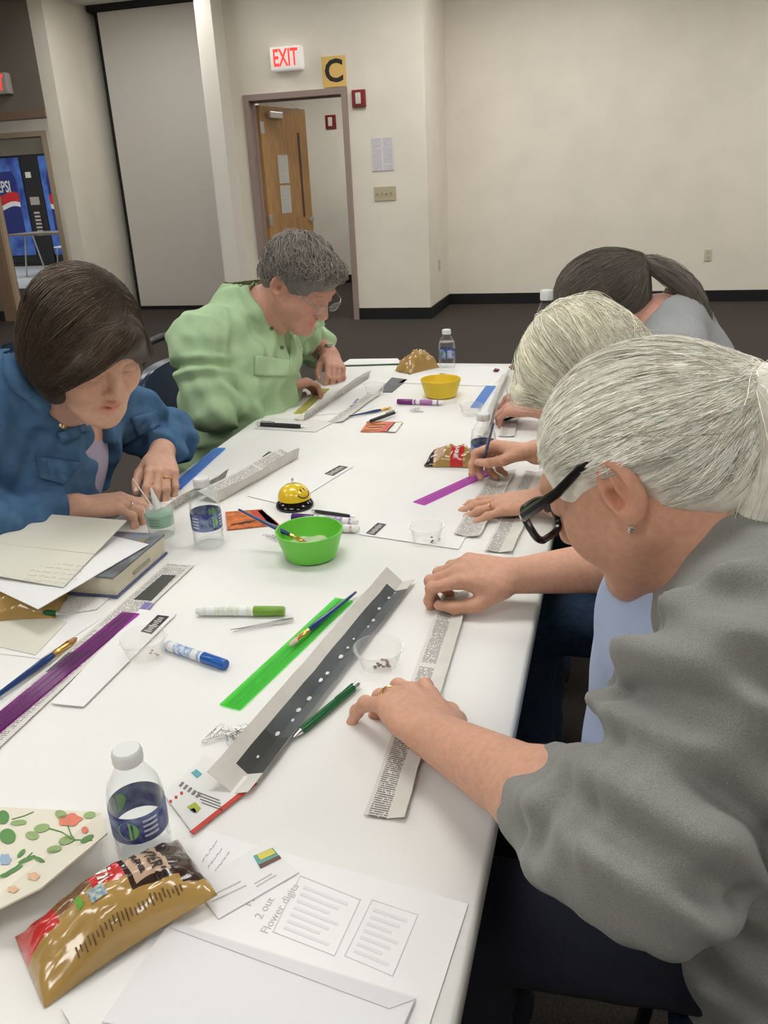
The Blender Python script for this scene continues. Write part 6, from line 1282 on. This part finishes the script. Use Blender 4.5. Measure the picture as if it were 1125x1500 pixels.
def blob(name, px, py, rx, ry, rot, m, lobes=0, amp=.0):
    vs = []
    for i in range(28):
        t = 2*math.pi*i/28; k = 1+amp*math.cos(lobes*t) if lobes else 1; x, y = rx*math.cos(t)*k, ry*math.sin(t)*k; p, nn = hit(tf, px+x*math.cos(rot)-y*math.sin(rot), py+x*math.sin(rot)+y*math.cos(rot))
        if p is None: return
        vs.append(p+A(0, 0, .0030)-c0)
    mb = MB(); mb.poly(vs); mb.build(name, m, fo)
LEAF = mat('print_leaf_green', (.10, .26, .07), .6); LEAF2 = mat('print_leaf_pale', (.28, .40, .16), .6); CORAL = mat('print_coral', (.70, .20, .13), .6); BLUEF = mat('print_pale_blue', (.30, .42, .55), .6); PEACH = mat('print_peach', (.72, .45, .28), .6)
blob('flower_print', 103, 1204, 17, 9, -.1, CORAL, 5, .12); blob('flower_print', 125, 1219, 5, 5, 0, CORAL); blob('flower_print', 8, 1262, 9, 8, 0, BLUEF, 6, .15); blob('flower_print', 50, 1287, 9, 6, 0, PEACH, 5, .15); blob('flower_print', 20, 1306, 8, 5, 0, PEACH, 5, .15)
for px, py, rx, ry, ro, m in ((5, 1200, 9, 10, .3, LEAF), (12, 1228, 12, 11, .2, LEAF), (90, 1196, 9, 6, .3, LEAF2), (132, 1197, 9, 5, -.2, LEAF2), (62, 1216, 12, 6, -.2, LEAF2), (48, 1227, 10, 6, .1, LEAF2), (98, 1234, 12, 6, -.3, LEAF2), (80, 1247, 11, 5, -.2, LEAF2), (128, 1232, 11, 4, -.5, LEAF), (40, 1262, 14, 3, -.4, LEAF), (20, 1278, 16, 3, -.5, LEAF), (58, 1262, 9, 3, .4, LEAF), (28, 1208, 12, 4, -.1, LEAF2), (32, 1253, 8, 3, -.8, LEAF), (8, 1285, 8, 3, -.3, LEAF)): blob('leaf_print', px, py, rx, ry, ro, m)
for pts in (((72, 1216), (92, 1222), (108, 1233), (135, 1234)), ((100, 1212), (105, 1226), (110, 1234)), ((12, 1282), (30, 1268), (48, 1252)), ((18, 1203), (36, 1198), (50, 1192))):
    mb = MB(); q = [hit(tf, *p)[0] for p in pts]
    if all(v is not None for v in q): mb.tube([v-c0+A(0, 0, .0026) for v in q], .0006, 5); mb.build('stem_print', LEAF, fo)
gn = empty('green_folder', (*P2d(548, 531), Z0), 0, 'green folder at the far table end behind the hands of the woman in green', 'folder')
q = [P2d(*c)-P2d(548, 531) for c in ((497, 537), (590, 534), (583, 527), (512, 528))]; mb = MB(); mb.prism(q, 0, .004); mb.build('cover', mat('folder_green', (.05, .14, .05), .5), gn); mb = MB(); mb.prism([c*.98 for c in q], .0042, .0055); mb.build('top_sheet', PAPER, gn)
